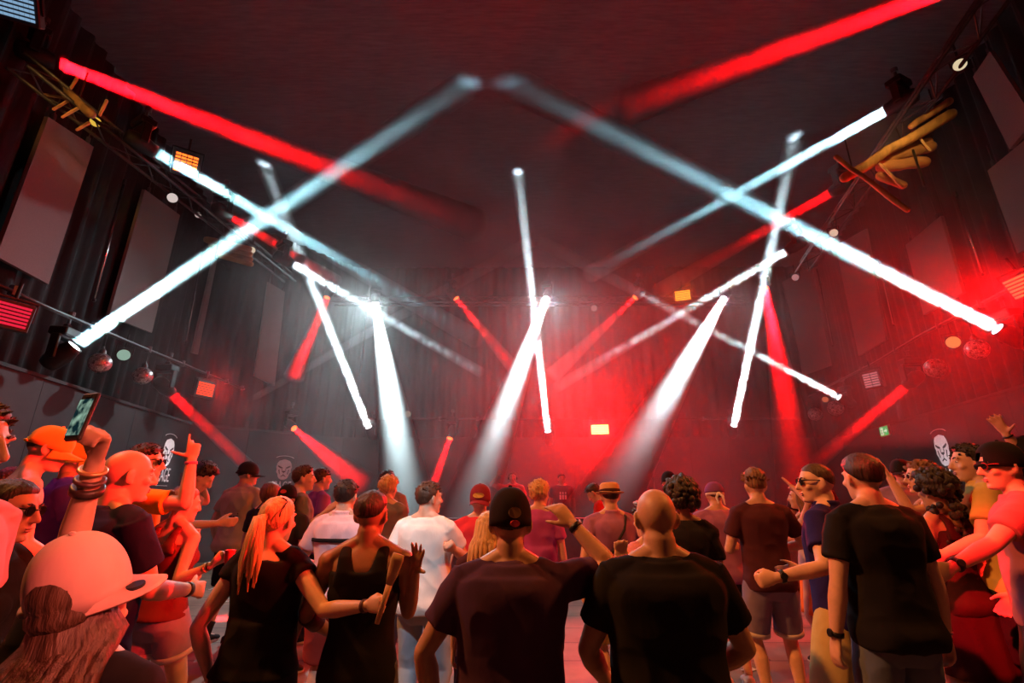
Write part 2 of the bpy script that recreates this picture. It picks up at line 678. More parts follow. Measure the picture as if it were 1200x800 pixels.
BEAM_LAMPS, SHAFTS, CONES = [], [], []
WHT = (0.72, 0.95, 1.0)
CYA = (0.42, 0.84, 0.95)
RED = (1.0, 0.001, 0.003)
HZ = haze_mat('beam_smoke', .75, .33, .62, 1.3, .3, None, 3, .7)
HZ2 = haze_mat('dense_smoke', 1.2, .3, .6, 1.0, .3, None, 3, .65)
HZR = haze_mat('red_smoke', 1.1, .36, .6, .8)
CZ = CEIL - .005
g = 'white moving head lamps'
K = 22.0
beam((88, 405), (549, 97), LP, None, CYA, K * 2.4, 2.9, HZ, ('moving head lamp on the left rail nearest the camera', 'long pale blue beam rising from the left rail to the ceiling'), zt=CZ)
beam((182, 178), (560, 398), 6.6, 15.3, CYA, K * 1.6, 2.6, HZ, ('moving head lamp on the left truss beside the orange panel', 'pale beam running down from the upper left truss into the haze'))
beam((287, 472), (626, 281), LP, None, WHT, K * .9, 1.4, HZ, ('moving head lamp at the far end of the left rail', 'white beam rising from beside the left mirror balls towards the ceiling'), zt=CZ)
beam((432, 500), (310, 193), 14.5, None, WHT, K * 5, 1.9, HZ, ('moving head lamp on the far low rail left of the dance floor', 'white beam leaning left up to a disc on the ceiling'), zt=CZ)
beam((440, 356), (486, 640), 13.9, 9.8, WHT, K * 34, 7.0, HZ2, ('moving head lamp glaring on the far truss, leftmost of three', 'glaring white beam falling left of centre to the crowd'))
beam((342, 309), (565, 437), 10.2, 15.3, WHT, K * 1.3, 1.5, HZ, ('moving head lamp near the far end of the left truss', 'thin white beam falling from the left truss through the glaring beam'))
beam((640, 350), (524, 665), 13.9, 9.6, WHT, K * 34, 7.0, HZ2, ('moving head lamp glaring on the far truss at centre', 'broad white beam falling from centre down to the left'))
beam((642, 505), (607, 202), 14.5, None, WHT, K * 5, 1.6, HZ, ('moving head lamp on the far low rail at centre', 'white beam rising straight up the centre to a round disc'), zt=CZ)
beam((848, 350), (674, 650), 13.9, 9.6, WHT, K * 34, 7.0, HZ2, ('moving head lamp glaring on the far truss right of centre', 'broad white beam falling from the right down past the fedora man'))
beam((860, 498), (931, 161), 14.5, None, WHT, K * 5, 1.9, HZ, ('moving head lamp on the far low rail at the right', 'white beam leaning right up to a disc on the ceiling'), zt=CZ)
beam((1040, 129), (690, 322), 6.6, 15.0, CYA, K * 1.6, 2.6, HZ, ('moving head lamp on the right truss above the wooden logs', 'pale blue beam slanting down left from beside the wooden logs'))
beam((922, 294), (650, 455), 10.0, 15.3, WHT, K * 1.0, 1.4, HZ, ('moving head lamp at the far end of the right truss', 'thin white beam slanting down left from the end of the right truss'))
beam((1168, 385), (598, 97), RP, None, CYA, K * 2.4, 2.9, HZ, ('moving head lamp on the right rail beside the largest mirror ball', 'long pale blue beam rising from the right rail to the ceiling'), zt=CZ)
beam((983, 465), (630, 281), RP, None, WHT, K * .9, 1.4, HZ, ('moving head lamp at the far end of the right rail', 'thin white beam rising left from the right mirror balls'), zt=CZ)
g = 'red moving head lamps'
sg = 'red light beams'
KR = 26.0
beam((65, 73), (560, 265), 5.6, 12.5, RED, KR * 9, 5.2, HZR, ('red moving head lamp at the top of the left truss', 'broad red beam sweeping across the upper left ceiling'), group=g, sgroup=sg)
beam((1145, -25), (730, 128), 4.5, 8.1, RED, KR * 4, 6, HZR, ('red moving head lamp beyond the top right corner', 'broad red beam sweeping in from the top right'), group=g, sgroup=sg)
beam((975, 225), (770, 342), 8.3, 14.0, RED, KR * .8, 3, HZR, ('red moving head lamp under the wooden log crane', 'thin red beam slanting down left from the log crane'), group=g, sgroup=sg)
beam((744, 349), (645, 442), 13.9, 13.4, RED, KR, 5, HZR, ('red moving head lamp on the far truss right of centre', 'red beam falling left between the centre and right white beams'), group=g, sgroup=sg, r0=.07)
beam((535, 350), (606, 436), 13.9, 13.4, RED, KR, 5, HZR, ('red moving head lamp on the far truss left of centre', 'red beam falling right between the left and centre white beams'), group=g, sgroup=sg, r0=.07)
beam((383, 349), (343, 445), 13.9, 13.0, RED, KR, 8, HZR, ('red moving head lamp on the far truss at the left end', 'red beam falling left on the hazy left side of the far truss'), group=g, sgroup=sg, r0=.07)
beam((527, 514), (500, 590), 14.5, 13.6, RED, KR, 7, HZR, ('red moving head lamp on the far low rail left of centre', 'short red beam falling behind the dancers left of centre'), group=g, sgroup=sg, r0=.07)
beam((200, 460), (292, 548), LP, 12.8, RED, KR * .6, 2.6, HZR, ('red moving head lamp in the middle of the left rail', 'red beam falling from the left rail past the lion sign'), group=g, sgroup=sg)
beam((1063, 451), (955, 543), RP, 14, RED, KR, 3, HZR, ('red moving head lamp in the middle of the right rail', 'red beam falling left above the green exit sign'), group=g, sgroup=sg)
beam((897, 338), (945, 600), 13.9, 10.2, RED, KR * 9, 6, HZR, ('red moving head lamp on the far truss at the right end', 'strong red beam falling steeply at the right of the stage'), group=g, sgroup=sg)
beam((268, 252), (395, 330), 8.6, 14, RED, KR, 3, HZR, ('red moving head lamp on the left truss behind the wooden bracket', 'thin red beam running along the left truss'), group=g, sgroup=sg, r0=.07)
beam((345, 502), (425, 570), 14.3, 13.0, RED, KR * 1.3, 12, HZR, ('red moving head lamp at the left end of the far low rail', 'wide red haze beam falling behind the dancers on the left'), group=g, sgroup=sg, r0=.07)


# wide spill from the three glaring heads
for x, y, w_ in ((440, 356, 190), (640, 350, 70), (848, 350, 18)):
    p = at_y(x, y, 13.55)
    area('head_spill', p, p + Vector((0, -1, -1.0)), WHT, w_, .2, 110)


# ------------------------------------------------------------------ LED panels
def led_panel(c, look, w, h, col, s, label, power=0, lcol=None, nx=9, ny=6, spread=140, rect=True):
    look = look.normalized()
    e = empty('hanging_led_panel', c)
    tag(e, label, 'LED panel', 'LED wash panels')
    x = look.cross(Vector((0, 0, 1))).normalized()
    z = x.cross(look)
    m = Matrix((x, look, z)).transposed().to_4x4()
    obj('housing', MB().box((0, -.07, 0), (w + .08, .13, h + .08), m, .015), DARKP, e)
    gm = lens_mat(col, s)
    lm = MB()
    for j in range(ny):
        for i in range(nx):
            lm.box((w * ((i + .5) / nx - .5), .004, h * ((j + .5) / ny - .5)), (w / nx * .86, .012, h / ny * .62), m)
    obj('diode_grid', lm, gm, e)
    br = MB()
    for q in (-1, 1):
        br.box((q * (w / 2 + .06), -.06, h * .3), (.02, .05, h * .9), m, .004)
    br.box((0, -.06, h * .75), (w + .14, .05, .025), m, .004)
    br.cyl(m @ Vector((0, -.06, h * .75)), m @ Vector((0, -.06, h * .75 + .2)), .02)
    obj('bracket', br, BLACK, e)
    if power:
        area('panel_lamp', c + look * .06, c + look, lcol or RED, power, max(w, h), spread)
    return e


tocam = lambda p: (EYE - p)
p = at_y(703, 503, 14.4)
led_panel(p, tocam(p) + Vector((0, 0, 1)), .50, .27, (1, .62, .12), 9, 'bright orange LED panel glowing low at the centre of the stage', 800, RED, spread=100)
p = at_y(800, 346, 13.7)
led_panel(p, tocam(p), .44, .3, (1, .30, .02), 2.6, 'orange LED panel on the far truss beside the right white beam', 40, (1, .08, .01))
p = LP(14, 369, .85)
led_panel(p, NL + Vector((.1, -.6, -.15)), .32, .27, (1, .02, .06), .8, 'red LED panel at the left edge hanging below the pipe rail', 25, RED, 9, 6)
p = LP(241, 456, .85)
led_panel(p, NL + Vector((.1, -.5, -.1)), .42, .3, (1, .06, .02), 1.8, 'red LED panel below the left rail beside the mirror balls', 60, RED, 5, 6)
p = at_z(218, 192, 7.1)
led_panel(p, Vector((.5, -.75, -.35)), .34, .34, (1, .16, .02), 2.2, 'orange LED panel on top of the left truss', 35, (1, .03, .01), 4, 6)
p = RP(1021, 445, .85)
led_panel(p, NR + Vector((0, -.6, -.1)), .36, .34, (.55, .28, .3), .55, 'unlit pale LED panel below the right rail', 0, None, 2, 6)  # panel is off; a faint glow is put into its pale face
p = RP(1199, 334, .8)
led_panel(p, NR + Vector((-.1, -.25, -.45)), .4, .3, (1, .03, .01), 6, 'red LED panel glaring at the right edge of the hall', 230, RED, spread=125)
p = at_z(12, 4, 7.2)
led_panel(p, Vector((.3, -.7, -.7)), .45, .3, (.35, .6, .9), .6, 'blue LED panel at the top left corner', 60, (.0, .45, 1))


# ------------------------------------------------------------------ par cans
def par(c, look, label, col=(1, .88, .75), s=.75, r=.1):
    look = look.normalized()
    e = empty('par_spotlight', c)
    tag(e, label, 'par can lamp', 'small par can lamps')
    hd = obj('can', MB().lathe(-look * .3, look, [(0, .04), (.03, r * .8), (.2, r), (.3, r * 1.08), (.301, r * .95), (.27, r * .93)], 18), BLACK, e, True)
    obj('lens', MB().lathe(look * -.03, look, [(0, r * .92), (.012, r * .8), (.02, r * .3)], 18), lens_mat(col, s), hd)  # unlit lens; its glow stands in for light it reflects
    x = look.cross(Vector((0, 0, 1))).normalized()
    yk = MB()
    o = -look * .12
    yk.tube([o + x * (r * 1.15), o + x * (r * 1.2) + Vector((0, 0, r * 1.4)), o - x * (r * 1.2) + Vector((0, 0, r * 1.4)), o - x * (r * 1.15)], .012, 6, False)
    yk.cyl(o + Vector((0, 0, r * 1.4)), o + Vector((0, 0, r * 1.4 + .22)), .015)
    obj('yoke', yk, BLACK, e)
    return e


wl = lambda p: (EYE - p).normalized()
for (x, y), pf, lab, col, s, r in (
        ((112, 143), lambda x, y: at_z(x, y, 6.9), 'yellow-lensed par can on the left truss near the wooden sticks', (1, .62, .08), .7, .075),
        ((202, 232), lambda x, y: at_z(x, y, 6.7), 'white par can under the left truss above the second screen', (.9, .75, .7), .7, .09),
        ((232, 252), lambda x, y: at_z(x, y, 6.9), 'small white par can turned sideways under the left truss', (.9, .7, .65), .55, .06),
        ((295, 293), lambda x, y: at_z(x, y, 6.7), 'small white par can at the corner of the third left screen', (1, .85, .6), .7, .08),
        ((1125, 76), lambda x, y: at_z(x, y, 6.8), 'cream par can on the right truss above the wooden logs', (1, .8, .5), .7, .075),
        ((977, 273), lambda x, y: at_z(x, y, 6.7), 'cream par can under the far end of the right truss', (1, .7, .5), .7, .085),
        ((932, 325), lambda x, y: at_z(x, y, 6.9), 'dim pink par can deep in the haze under the right truss', (1, .45, .45), .4, .09),
        ((145, 416), LP, 'greenish par can between the two near mirror balls on the left', (.5, .75, .6), .5, .1),
        ((313, 475), lambda x, y: LP(x, y, .75), 'cream par can above the far left pair of mirror balls', (1, .8, .55), .6, .09),
        ((1117, 401), RP, 'orange par can between the two near mirror balls on the right', (1, .35, .1), .7, .11),
        ((967, 468), RP, 'dim orange par can above the far right pair of mirror balls', (1, .25, .1), .45, .09),
        ((478, 485), lambda x, y: at_y(x, y, 14.5), 'dim cream par can on the far rail beside the left white beam', (.9, .75, .6), .35, .1),
        ((696, 361), lambda x, y: at_y(x, y, 13.8), 'faint par can on the far truss at centre in the haze', (.9, .5, .5), .3, .1)):
    p = pf(x, y)
    par(p, wl(p) + Vector((0, 0, -.1)), lab, col, s, r)

# ------------------------------------------------------------------ mirror balls
mb_ = bpy.data.materials.new('mirror_tiles')
mb_.use_nodes = True
nt = mb_.node_tree
b = nt.nodes['Principled BSDF']
b.inputs['Metallic'].default_value = .75
b.inputs['Roughness'].default_value = .28
at = nt.nodes.new('ShaderNodeNewGeometry')
cr = nt.nodes.new('ShaderNodeValToRGB')
cr.color_ramp.elements[0].color = (.25, .2, .22, 1)
cr.color_ramp.elements[1].color = (.95, .9, .92, 1)
nt.links.new(at.outputs['Random Per Island'], cr.inputs[0])
nt.links.new(cr.outputs[0], b.inputs['Base Color'])


def mirror_ball(c, r, label, cordlen):
    e = empty('mirror_ball', c)
    tag(e, label, 'mirror ball', 'mirror balls hung from the rails')
    rr = random.Random(int(c.x * 100))
    m = MB()
    nb = 18
    for j in range(nb):
        t0, t1 = PI * j / nb, PI * (j + 1) / nb
        n = max(4, int(2 * PI * math.sin((t0 + t1) / 2) * nb / PI))
        for i in range(n):
            p0, p1 = 2 * PI * (i + .04) / n, 2 * PI * (i + .96) / n
            tilt = rr.uniform(-.08, .08)
            q = []
            for t, ph in ((t0 + .006, p0), (t1 - .006, p0), (t1 - .006, p1), (t0 + .006, p1)):
                q.append(Vector((math.sin(t) * math.cos(ph), math.sin(t) * math.sin(ph), math.cos(t))) * r * (1 + tilt * (ph - p0)))
            m.add(q, [(0, 1, 2, 3)])
    ball = obj('ball', MB().ell((0, 0, 0), (r * .985,) * 3, None, 24, 16), GREYM, e, True)
    obj('mirror_tiles', m, mb_, ball)
    obj('hanger', MB().lathe((0, 0, r * .97), (0, 0, 1), [(0, .05), (.05, .045), (.09, .015), (.12, .012)], 12), GREYM, e)
    obj('cord', MB().cyl((0, 0, r + .1), (0, 0, r + cordlen), .007, .007, 6), BLACK, e)
    return e


for (x, y), pf, px, lab, cl in (
        ((117, 425), LP, 11.5, 'mirror ball on the left rail below the nearest beam lamp', .3),
        ((167, 440), LP, 10, 'mirror ball on the left rail above the raised phone', .3),
        ((299, 483), LP, 8.5, 'mirror ball of the far left pair, touching the white beam', .25),
        ((321, 490), lambda x, y: LP(x, y, .9), 8, 'mirror ball of the far left pair, nearer the stage', .4),
        ((1096, 431), RP, 11, 'mirror ball on the right rail left of the orange par can', .3),
        ((1145, 409), RP, 11.5, 'mirror ball on the right rail right of the orange par can', .3),
        ((979, 478), RP, 8.5, 'mirror ball of the far right pair, below the thin white beam', .25),
        ((955, 485), RP, 7.5, 'mirror ball of the far right pair, nearer the stage', .25)):
    p = pf(x, y)
    d = ray(x, y)
    mirror_ball(p, px / F * (p - EYE).dot(Vector((0, math.cos(PITCH), math.sin(PITCH)))), lab, cl)


# ------------------------------------------------------------------ wooden log crane (right) and stick bracket (left)
def stick(m, a, b_, r0, r1=None, n=9, bend=.02, seed=1):
    rr = random.Random(seed)
    a, b_ = Vector(a), Vector(b_)
    r1 = r0 if r1 is None else r1
    pts, rs = [], []
    for i in range(6):
        t = i / 5
        pts.append(a.lerp(b_, t) + Vector((rr.uniform(-1, 1), rr.uniform(-1, 1), rr.uniform(-1, 1))) * bend * (a - b_).length * .2 * (0 < i < 5))
        rs.append((r0 + (r1 - r0) * t) * rr.uniform(.9, 1.1))
    return m.tube(pts, rs, n)


o0 = at_y(1040, 180, 5.6)
Q = lambda x, y, Y=5.6: at_y(x, y, Y) - o0
e = empty('log_crane', o0)
tag(e, 'rustic crane of golden wooden logs hung under the right truss', 'wooden crane')
obj('main_log', stick(MB(), Q(990, 208), Q(1114, 134, 5.45), 0.0638, 0.0723, 12, .05, 3), WOODM, e, True)
obj('upper_log', stick(MB(), Q(1068, 148, 5.7), Q(1112, 119, 5.55), 0.0467, 0.0510, 10, .06, 4), WOODM, e, True)
obj('cross_pole', stick(MB(), Q(980, 184, 5.45), Q(1063, 246, 5.2), 0.0298, 0.0340, 9, .04, 5), WOODM, e, True)
obj('strut', stick(MB(), Q(1030, 190, 5.55), Q(1057, 219, 5.45), 0.0170, 0.0187, 8, .03, 6), PALEW, e, True)
obj('strut', stick(MB(), Q(1078, 162, 5.55), Q(1090, 176, 5.55), 0.0170, 0.0187, 8, .03, 7), PALEW, e, True)
for i, (x0, y0, x1, y1, r_) in enumerate(((1032, 206, 1058, 217, .058), (1034, 195, 1083, 190, .083), (1040, 185, 1090, 172, .083), (1050, 176, 1088, 166, .058))):
    obj('bundle_log', stick(MB(), Q(x0, y0, 5.7), Q(x1, y1, 5.72), r_, r_ * .95, 11, .05, 20 + i), mat('bundle_wood', (0.36, 0.17, 0.07), .8, 0, .4, .5, 9, None, (.3, 1, 1)), e, True)
obj('strap', stick(MB(), Q(1070, 176, 5.5), Q(1083, 217, 5.5), 0.0153, 0.0153, 8, .02, 31), BLACK, e)
for q in ((1000, 203), (1100, 141)):
    a = Q(*q)
    obj('hanging_cable', MB().cyl(a, a + Vector((0, 0, .55)), .01, .01, 6), BLACK, e)

o0 = at_z(85, 125, 6.75)
Q = lambda x, y, Y=None: at_y(x, y, Y or o0.y) - o0
e = empty('stick_bracket', o0)
tag(e, 'dark wooden stick bracket with prongs under the left truss', 'wooden bracket')
obj('spine', stick(MB(), Q(78, 106), Q(106, 133), .05, .06, 10, .03, 8), mat('dark_wood', (.2, .11, .04), .8, 0, .4, .4, 9, None, (1, 1, .2)), e, True)
for i, (x0, y0, x1, y1) in enumerate(((44, 109, 76, 115), (63, 128, 81, 117), (73, 137, 91, 127), (90, 152, 104, 144), (117, 135, 125, 118), (80, 108, 90, 92))):
    obj('prong', stick(MB(), Q(x0, y0), Q(x1, y1), .018, .022, 8, .03, 40 + i), WOODM, e, True)
obj('hanging_cable', MB().cyl(Q(92, 118), Q(92, 118) + Vector((0, 0, .5)), .01, .01, 6), BLACK, e)
o0 = at_z(272, 291, 6.75)
e = empty('wooden_basket', o0)
tag(e, 'dim bundle of wooden logs hung over the third left screen', 'wooden bundle')
for i in range(4):
    obj('bundle_log', stick(MB(), Vector((-.45 + .05 * i, .1 * i - .2, .1 - .07 * i)), Vector((.5 - .04 * i, .12 * i - .2, -.12 - .06 * i)), .07, .06, 10, .05, 60 + i), MATS['bundle_wood'], e, True)
obj('hanging_cable', MB().cyl((0, 0, .05), (0, 0, .5), .01, .01, 6), BLACK, e)
obj('strap', MB().tube([(-.1, -.34, .1), (-.1, -.34, -.4), (-.1, .2, -.42), (-.1, .2, .1)], .015, 6), BLACK, e)

# ------------------------------------------------------------------ lion signs on the boards
FACE = [(0, .5), (.12, .47), (.27, .43), (.36, .30), (.40, .12), (.36, -.02), (.38, -.12), (.30, -.22), (.26, -.36), (.2, -.44), (.08, -.5)]
FACE = FACE + [(-x, y) for x, y in reversed(FACE) if x > 0]
EYES = [(.07, .085), (.31, .20), (.325, .14), (.21, .065), (.10, .045)]
NOSE = [(0, -.17), (.10, -.10), (.085, -.07), (-.085, -.07), (-.10, -.10)]
BRIDGE = [(.085, .04), (.115, .02), (.105, -.06), (.085, -.06)]
CHEEK = [(.235, .0), (.275, -.02), (.215, -.24), (.185, -.22)]
MOUTH = [(0, -.17), (.014, -.26), (.13, -.33), (.12, -.36), (0, -.30), (-.12, -.36), (-.13, -.33), (-.014, -.26)]
INK = mat('black_print', (.008, .008, .009), .7, 0, 0)


def flat(poly, th, z0=0.0):
    return MB().loft([[(x, -z0, y) for x, y in poly], [(x, -z0 - th, y) for x, y in poly]])


def text_mesh(s, h, xs=1.0, th=.004):
    cu = bpy.data.curves.new('txt', 'FONT')
    cu.body = s
    cu.align_x = 'CENTER'
    cu.align_y = 'CENTER'
    cu.size = h
    cu.extrude = th
    o = bpy.data.objects.new('txt', cu)
    COL.objects.link(o)
    me = bpy.data.meshes.new_from_object(o.evaluated_get(bpy.context.evaluated_depsgraph_get()))
    bpy.data.objects.remove(o)
    for v in me.vertices:
        v.co = Vector((v.co.x * xs, -v.co.z, v.co.y))
    return me


def lion_sign(c, nrm, h, label, txt=True):
    """white faceted lion face, a brow arc over it, and the word CAGE"""
    e = empty('lion_sign', c, math.atan2(nrm.y, nrm.x) + PI / 2)
    tag(e, label, 'wall sign', 'lion signs')
    f = obj('lion_face', flat([(x * h, y * h) for x, y in FACE], .006), WHITE, e)
    for nm, poly in (('eye_mark', EYES), ('bridge_mark', BRIDGE), ('cheek_mark', CHEEK)):
        for q in (1, -1):
            obj(nm, flat([(q * x * h, y * h) for x, y in poly], .004, .007), INK, f)
    obj('nose_mark', flat([(x * h, y * h) for x, y in NOSE], .004, .007), INK, f)
    obj('mouth_mark', flat([(x * h, y * h) for x, y in MOUTH], .004, .0075), INK, f)
    arc = [(math.cos(t) * .5 * h, .52 * h + math.sin(t) * .16 * h) for t in [PI * (.12 + .76 * i / 10) for i in range(11)]]
    arc += [(x * .97, y - .02 * h) for x, y in reversed(arc)]
    obj('brow_arc', flat(arc, .006), WHITE, e)
    if txt:
        me = text_mesh('CAGE', h * .72, .52)
        for v in me.vertices:
            v.co.z -= h * .85
        obj('lettering', me, WHITE, e)
        obj('underline', flat([(-.42 * h, -1.2 * h), (.42 * h, -1.2 * h), (.42 * h, -1.215 * h), (-.42 * h, -1.215 * h)], .006), WHITE, e)
        obj('side_dash', flat([(-.5 * h, -.6 * h), (-.42 * h, -.6 * h), (-.42 * h, -.57 * h), (-.5 * h, -.57 * h)], .006), WHITE, e)
    return e


def sign_at(p0, nrm, x, y0, y1, label, k=1.0):
    a, c = at_plane(x, y0, p0, nrm), at_plane(x, y1, p0, nrm)
    return lion_sign((a + c) / 2, nrm, abs(a.z - c.z) * k, label)


sign_at(onr(5, .07), NR, 1104.5, 508, 546, 'white lion face sign over the word CAGE on the right board wall')
sign_at(onl(5, .07), NL, 197, 513, 546, 'white lion face sign on the left board wall behind the pointing hand')
dc = (CL - onl(12.2)).normalized()
nc = Vector((dc.y, -dc.x, 0))
sign_at(CL + nc * .07, nc, 332.5, 538, 562, 'small white lion face sign over the word CAGE in the far left corner')

# ------------------------------------------------------------------ exit sign
p = at_plane(1036, 505, onr(5, .12), NR)
e = empty('exit_sign', p, math.atan2(NR.y, NR.x) + PI / 2)
tag(e, 'small green emergency exit sign on the right board wall', 'exit sign')
obj('casing', MB().box((0, .03, 0), (.50, .06, .27), None, .01), mat('sign_white', (.6, .6, .6), .5), e)
obj('green_face', MB().box((0, -.004, 0), (.46, .008, .23)), glow('exit_green', (.01, .55, .12), .8), e)
pm = MB()
pm.loft([[(-.16, -.009, -.09), (-.03, -.009, -.09), (-.03, -.009, .09), (-.16, -.009, .09)], [(-.16, -.012, -.09), (-.03, -.012, -.09), (-.03, -.012, .09), (-.16, -.012, .09)]])
AR = [(.03, .02), (.12, .02), (.12, .06), (.2, 0), (.12, -.06), (.12, -.02), (.03, -.02)]
pm.loft([[(x, -.009, y) for x, y in AR], [(x, -.012, y) for x, y in AR]])
obj('pictogram', pm, glow('exit_white', (.75, 1, .8), 1.0), e)
rn = MB()
rn.ell((-.095, -.014, .06), (.016, .004, .016))
for a, c in (((-.095, .04), (-.1, -.01)), ((-.1, -.01), (-.07, -.045)), ((-.07, -.045), (-.085, -.08)), ((-.1, -.01), (-.13, -.06)), ((-.095, .03), (-.065, .015)), ((-.095, .03), (-.13, .02))):
    rn.cyl((a[0], -.014, a[1]), (c[0], -.014, c[1]), .009, .008, 6)
obj('running_figure', rn, glow('exit_man', (.01, .4, .1), .6), e)

# ------------------------------------------------------------------ stage: deck, booth
DECKM = mat('deck_board', (.13, .10, .09), .7, 0, .3, .1, 5)
BOOTHM = mat('booth_grey', (.22, .2, .21), .6, 0, .12, .1, 6)
d0 = MB().box((1.6, 12.55, .14), (10.5, 4.9, .28), None, .02)
o = obj('stage_deck', d0, DECKM)
tag(o, 'low dark stage deck across the far end of the dance floor', 'stage')
e = empty('dj_booth', (1.9, 9.75, 0))
tag(e, 'long grey stage barrier with a flat top in front of the deck', 'stage barrier')
for i in range(7):
    obj('front_panel', MB().box((-3.75 + i * 1.25, 0, .57), (1.235, .05, 1.06), None, .01), BOOTHM, e)
obj('top_board', MB().box((0, .1, 1.13), (8.8, .34, .05), None, .012), BOOTHM, e)
obj('foot_step', MB().box((0, -.22, .06), (8.8, .4, .12), None, .02), mat('step_wood', (.28, .2, .15), .7, 0, .2, .1, 5), e)

# thin smoke hanging in the hall, around the beams (the smoke inside a beam is that beam's shaft)
cm = MB()
for a_, dn_, L_, r_, sp_ in CONES:
    ta = math.tan(R(sp_ / 2))
    cm.lathe(a_ - dn_ * .05, dn_, [(0, r_ * 1.05 + .012), (L_ + .1, (r_ + L_ * ta) * 1.07 + .016)], 24)


def haze_body(c, size, m, label):
    box_ = bpy.data.objects.new('tmp_box', MB().box(c, size).mesh())
    cut_ = bpy.data.objects.new('tmp_cut', cm.mesh())
    for o in (box_, cut_):
        bm = bmesh.new()
        bm.from_mesh(o.data)
        bmesh.ops.recalc_face_normals(bm, faces=bm.faces)
        bm.to_mesh(o.data)
        bm.free()
        COL.objects.link(o)
    bo = box_.modifiers.new('cut', 'BOOLEAN')
    bo.operation = 'DIFFERENCE'
    bo.solver = 'EXACT'
    bo.use_self = True
    bo.object = cut_
    me = bpy.data.meshes.new_from_object(box_.evaluated_get(bpy.context.evaluated_depsgraph_get()))
    bpy.data.objects.remove(box_)
    bpy.data.objects.remove(cut_)
    o = obj('haze', me, m)
    return tag(o, label, 'haze', None, 'stuff')


HM = haze_mat('hall_haze', .06, .40, .66, .42, .3, None, 4, .2)
HAZES = [haze_body((1.1, 11.4, 4.9), (15.5, 8.0, 8.9), HM, 'thin grey smoke hanging through the far half of the hall'),
         haze_body((6.6, 6.2, 4.4), (4.6, 2.3, 4.4), haze_mat('side_haze', .07, .38, .66, .6, .3, None, 3, .35), 'red-lit smoke hanging along the right wall by the glaring red panel')]


def own_beams():
    """each lamp lights the smoke of its own beam, the wide washes light the thin haze of the hall"""
    for l in [o for o in COL.objects if o.type == 'LIGHT']:
        c = bpy.data.collections.new('lit_smoke')
        ex = [q for k, q in enumerate(SHAFTS) if not (l in BEAM_LAMPS and BEAM_LAMPS.index(l) == k)]
        if l in BEAM_LAMPS:
            ex += HAZES
        for q in ex:
            c.objects.link(q)
        l.light_linking.receiver_collection = c
        for q in c.collection_objects:
            q.light_linking.link_state = 'EXCLUDE'
# ================================================================== people
SKIN = {
    'fair': skin('fair', (.60, .38, .28)),
    'tan': skin('tan', (.48, .28, .18)),
    'brown': skin('brown', (.30, .165, .10)),
    'dark': skin('dark', (.16, .085, .055)),
}
HAIRC = {
    'black': hairm('black', (.012, .009, .008)),
    'brown': hairm('brown', (.06, .03, .017)),
    'light': hairm('light_brown', (.17, .09, .045)),
    'blond': hairm('blond', (.55, .36, .16)),
    'red': hairm('red', (.33, .10, .04)),
    'grey': hairm('grey', (.35, .31, .28)),
}
EYEW = mat('eye_white', (.75, .72, .7), .2, 0, 0)
EYEB = mat('eye_iris', (.03, .02, .015), .2, 0, 0)
LENSD = mat('dark_glass', (.01, .01, .012), .08, 0, 0)
SOLE = mat('shoe_sole', (.5, .48, .46), .6)


def rotx(a):
    return Matrix.Rotation(a, 4, 'X')


def roty(a):
    return Matrix.Rotation(a, 4, 'Y')


def rotz(a):
    return Matrix.Rotation(a, 4, 'Z')


def tr(x, y, z):
    return Matrix.Translation((x, y, z))


def interp(t, xs, ys):
    return float(np.interp(t, xs, ys))


def sstep(x, a, b_):
    t = min(1, max(0, (x - a) / (b_ - a)))
    return t * t * (3 - 2 * t)


POSES = {  # three bends per finger for index..little, then thumb (side swing, bend)
    'relax': ([(14, 22, 14), (20, 26, 16), (24, 28, 18), (28, 30, 20)], (38, 15)),
    'open': ([(2, 4, 3), (0, 3, 2), (3, 5, 3), (6, 8, 5)], (55, 4)),
    'fist': ([(78, 95, 50), (80, 96, 52), (82, 96, 54), (84, 96, 54)], (30, 60)),
    'grip': ([(52, 62, 34), (56, 64, 36), (60, 66, 38), (64, 68, 40)], (34, 40)),
    'point': ([(4, 6, 4), (74, 92, 50), (78, 92, 50), (80, 92, 50)], (34, 45)),
    'gun': ([(2, 5, 3), (30, 60, 40), (74, 92, 50), (78, 92, 50)], (70, 2)),
}
FL = [(.030, .072), (.010, .080), (-.011, .074), (-.031, .059)]


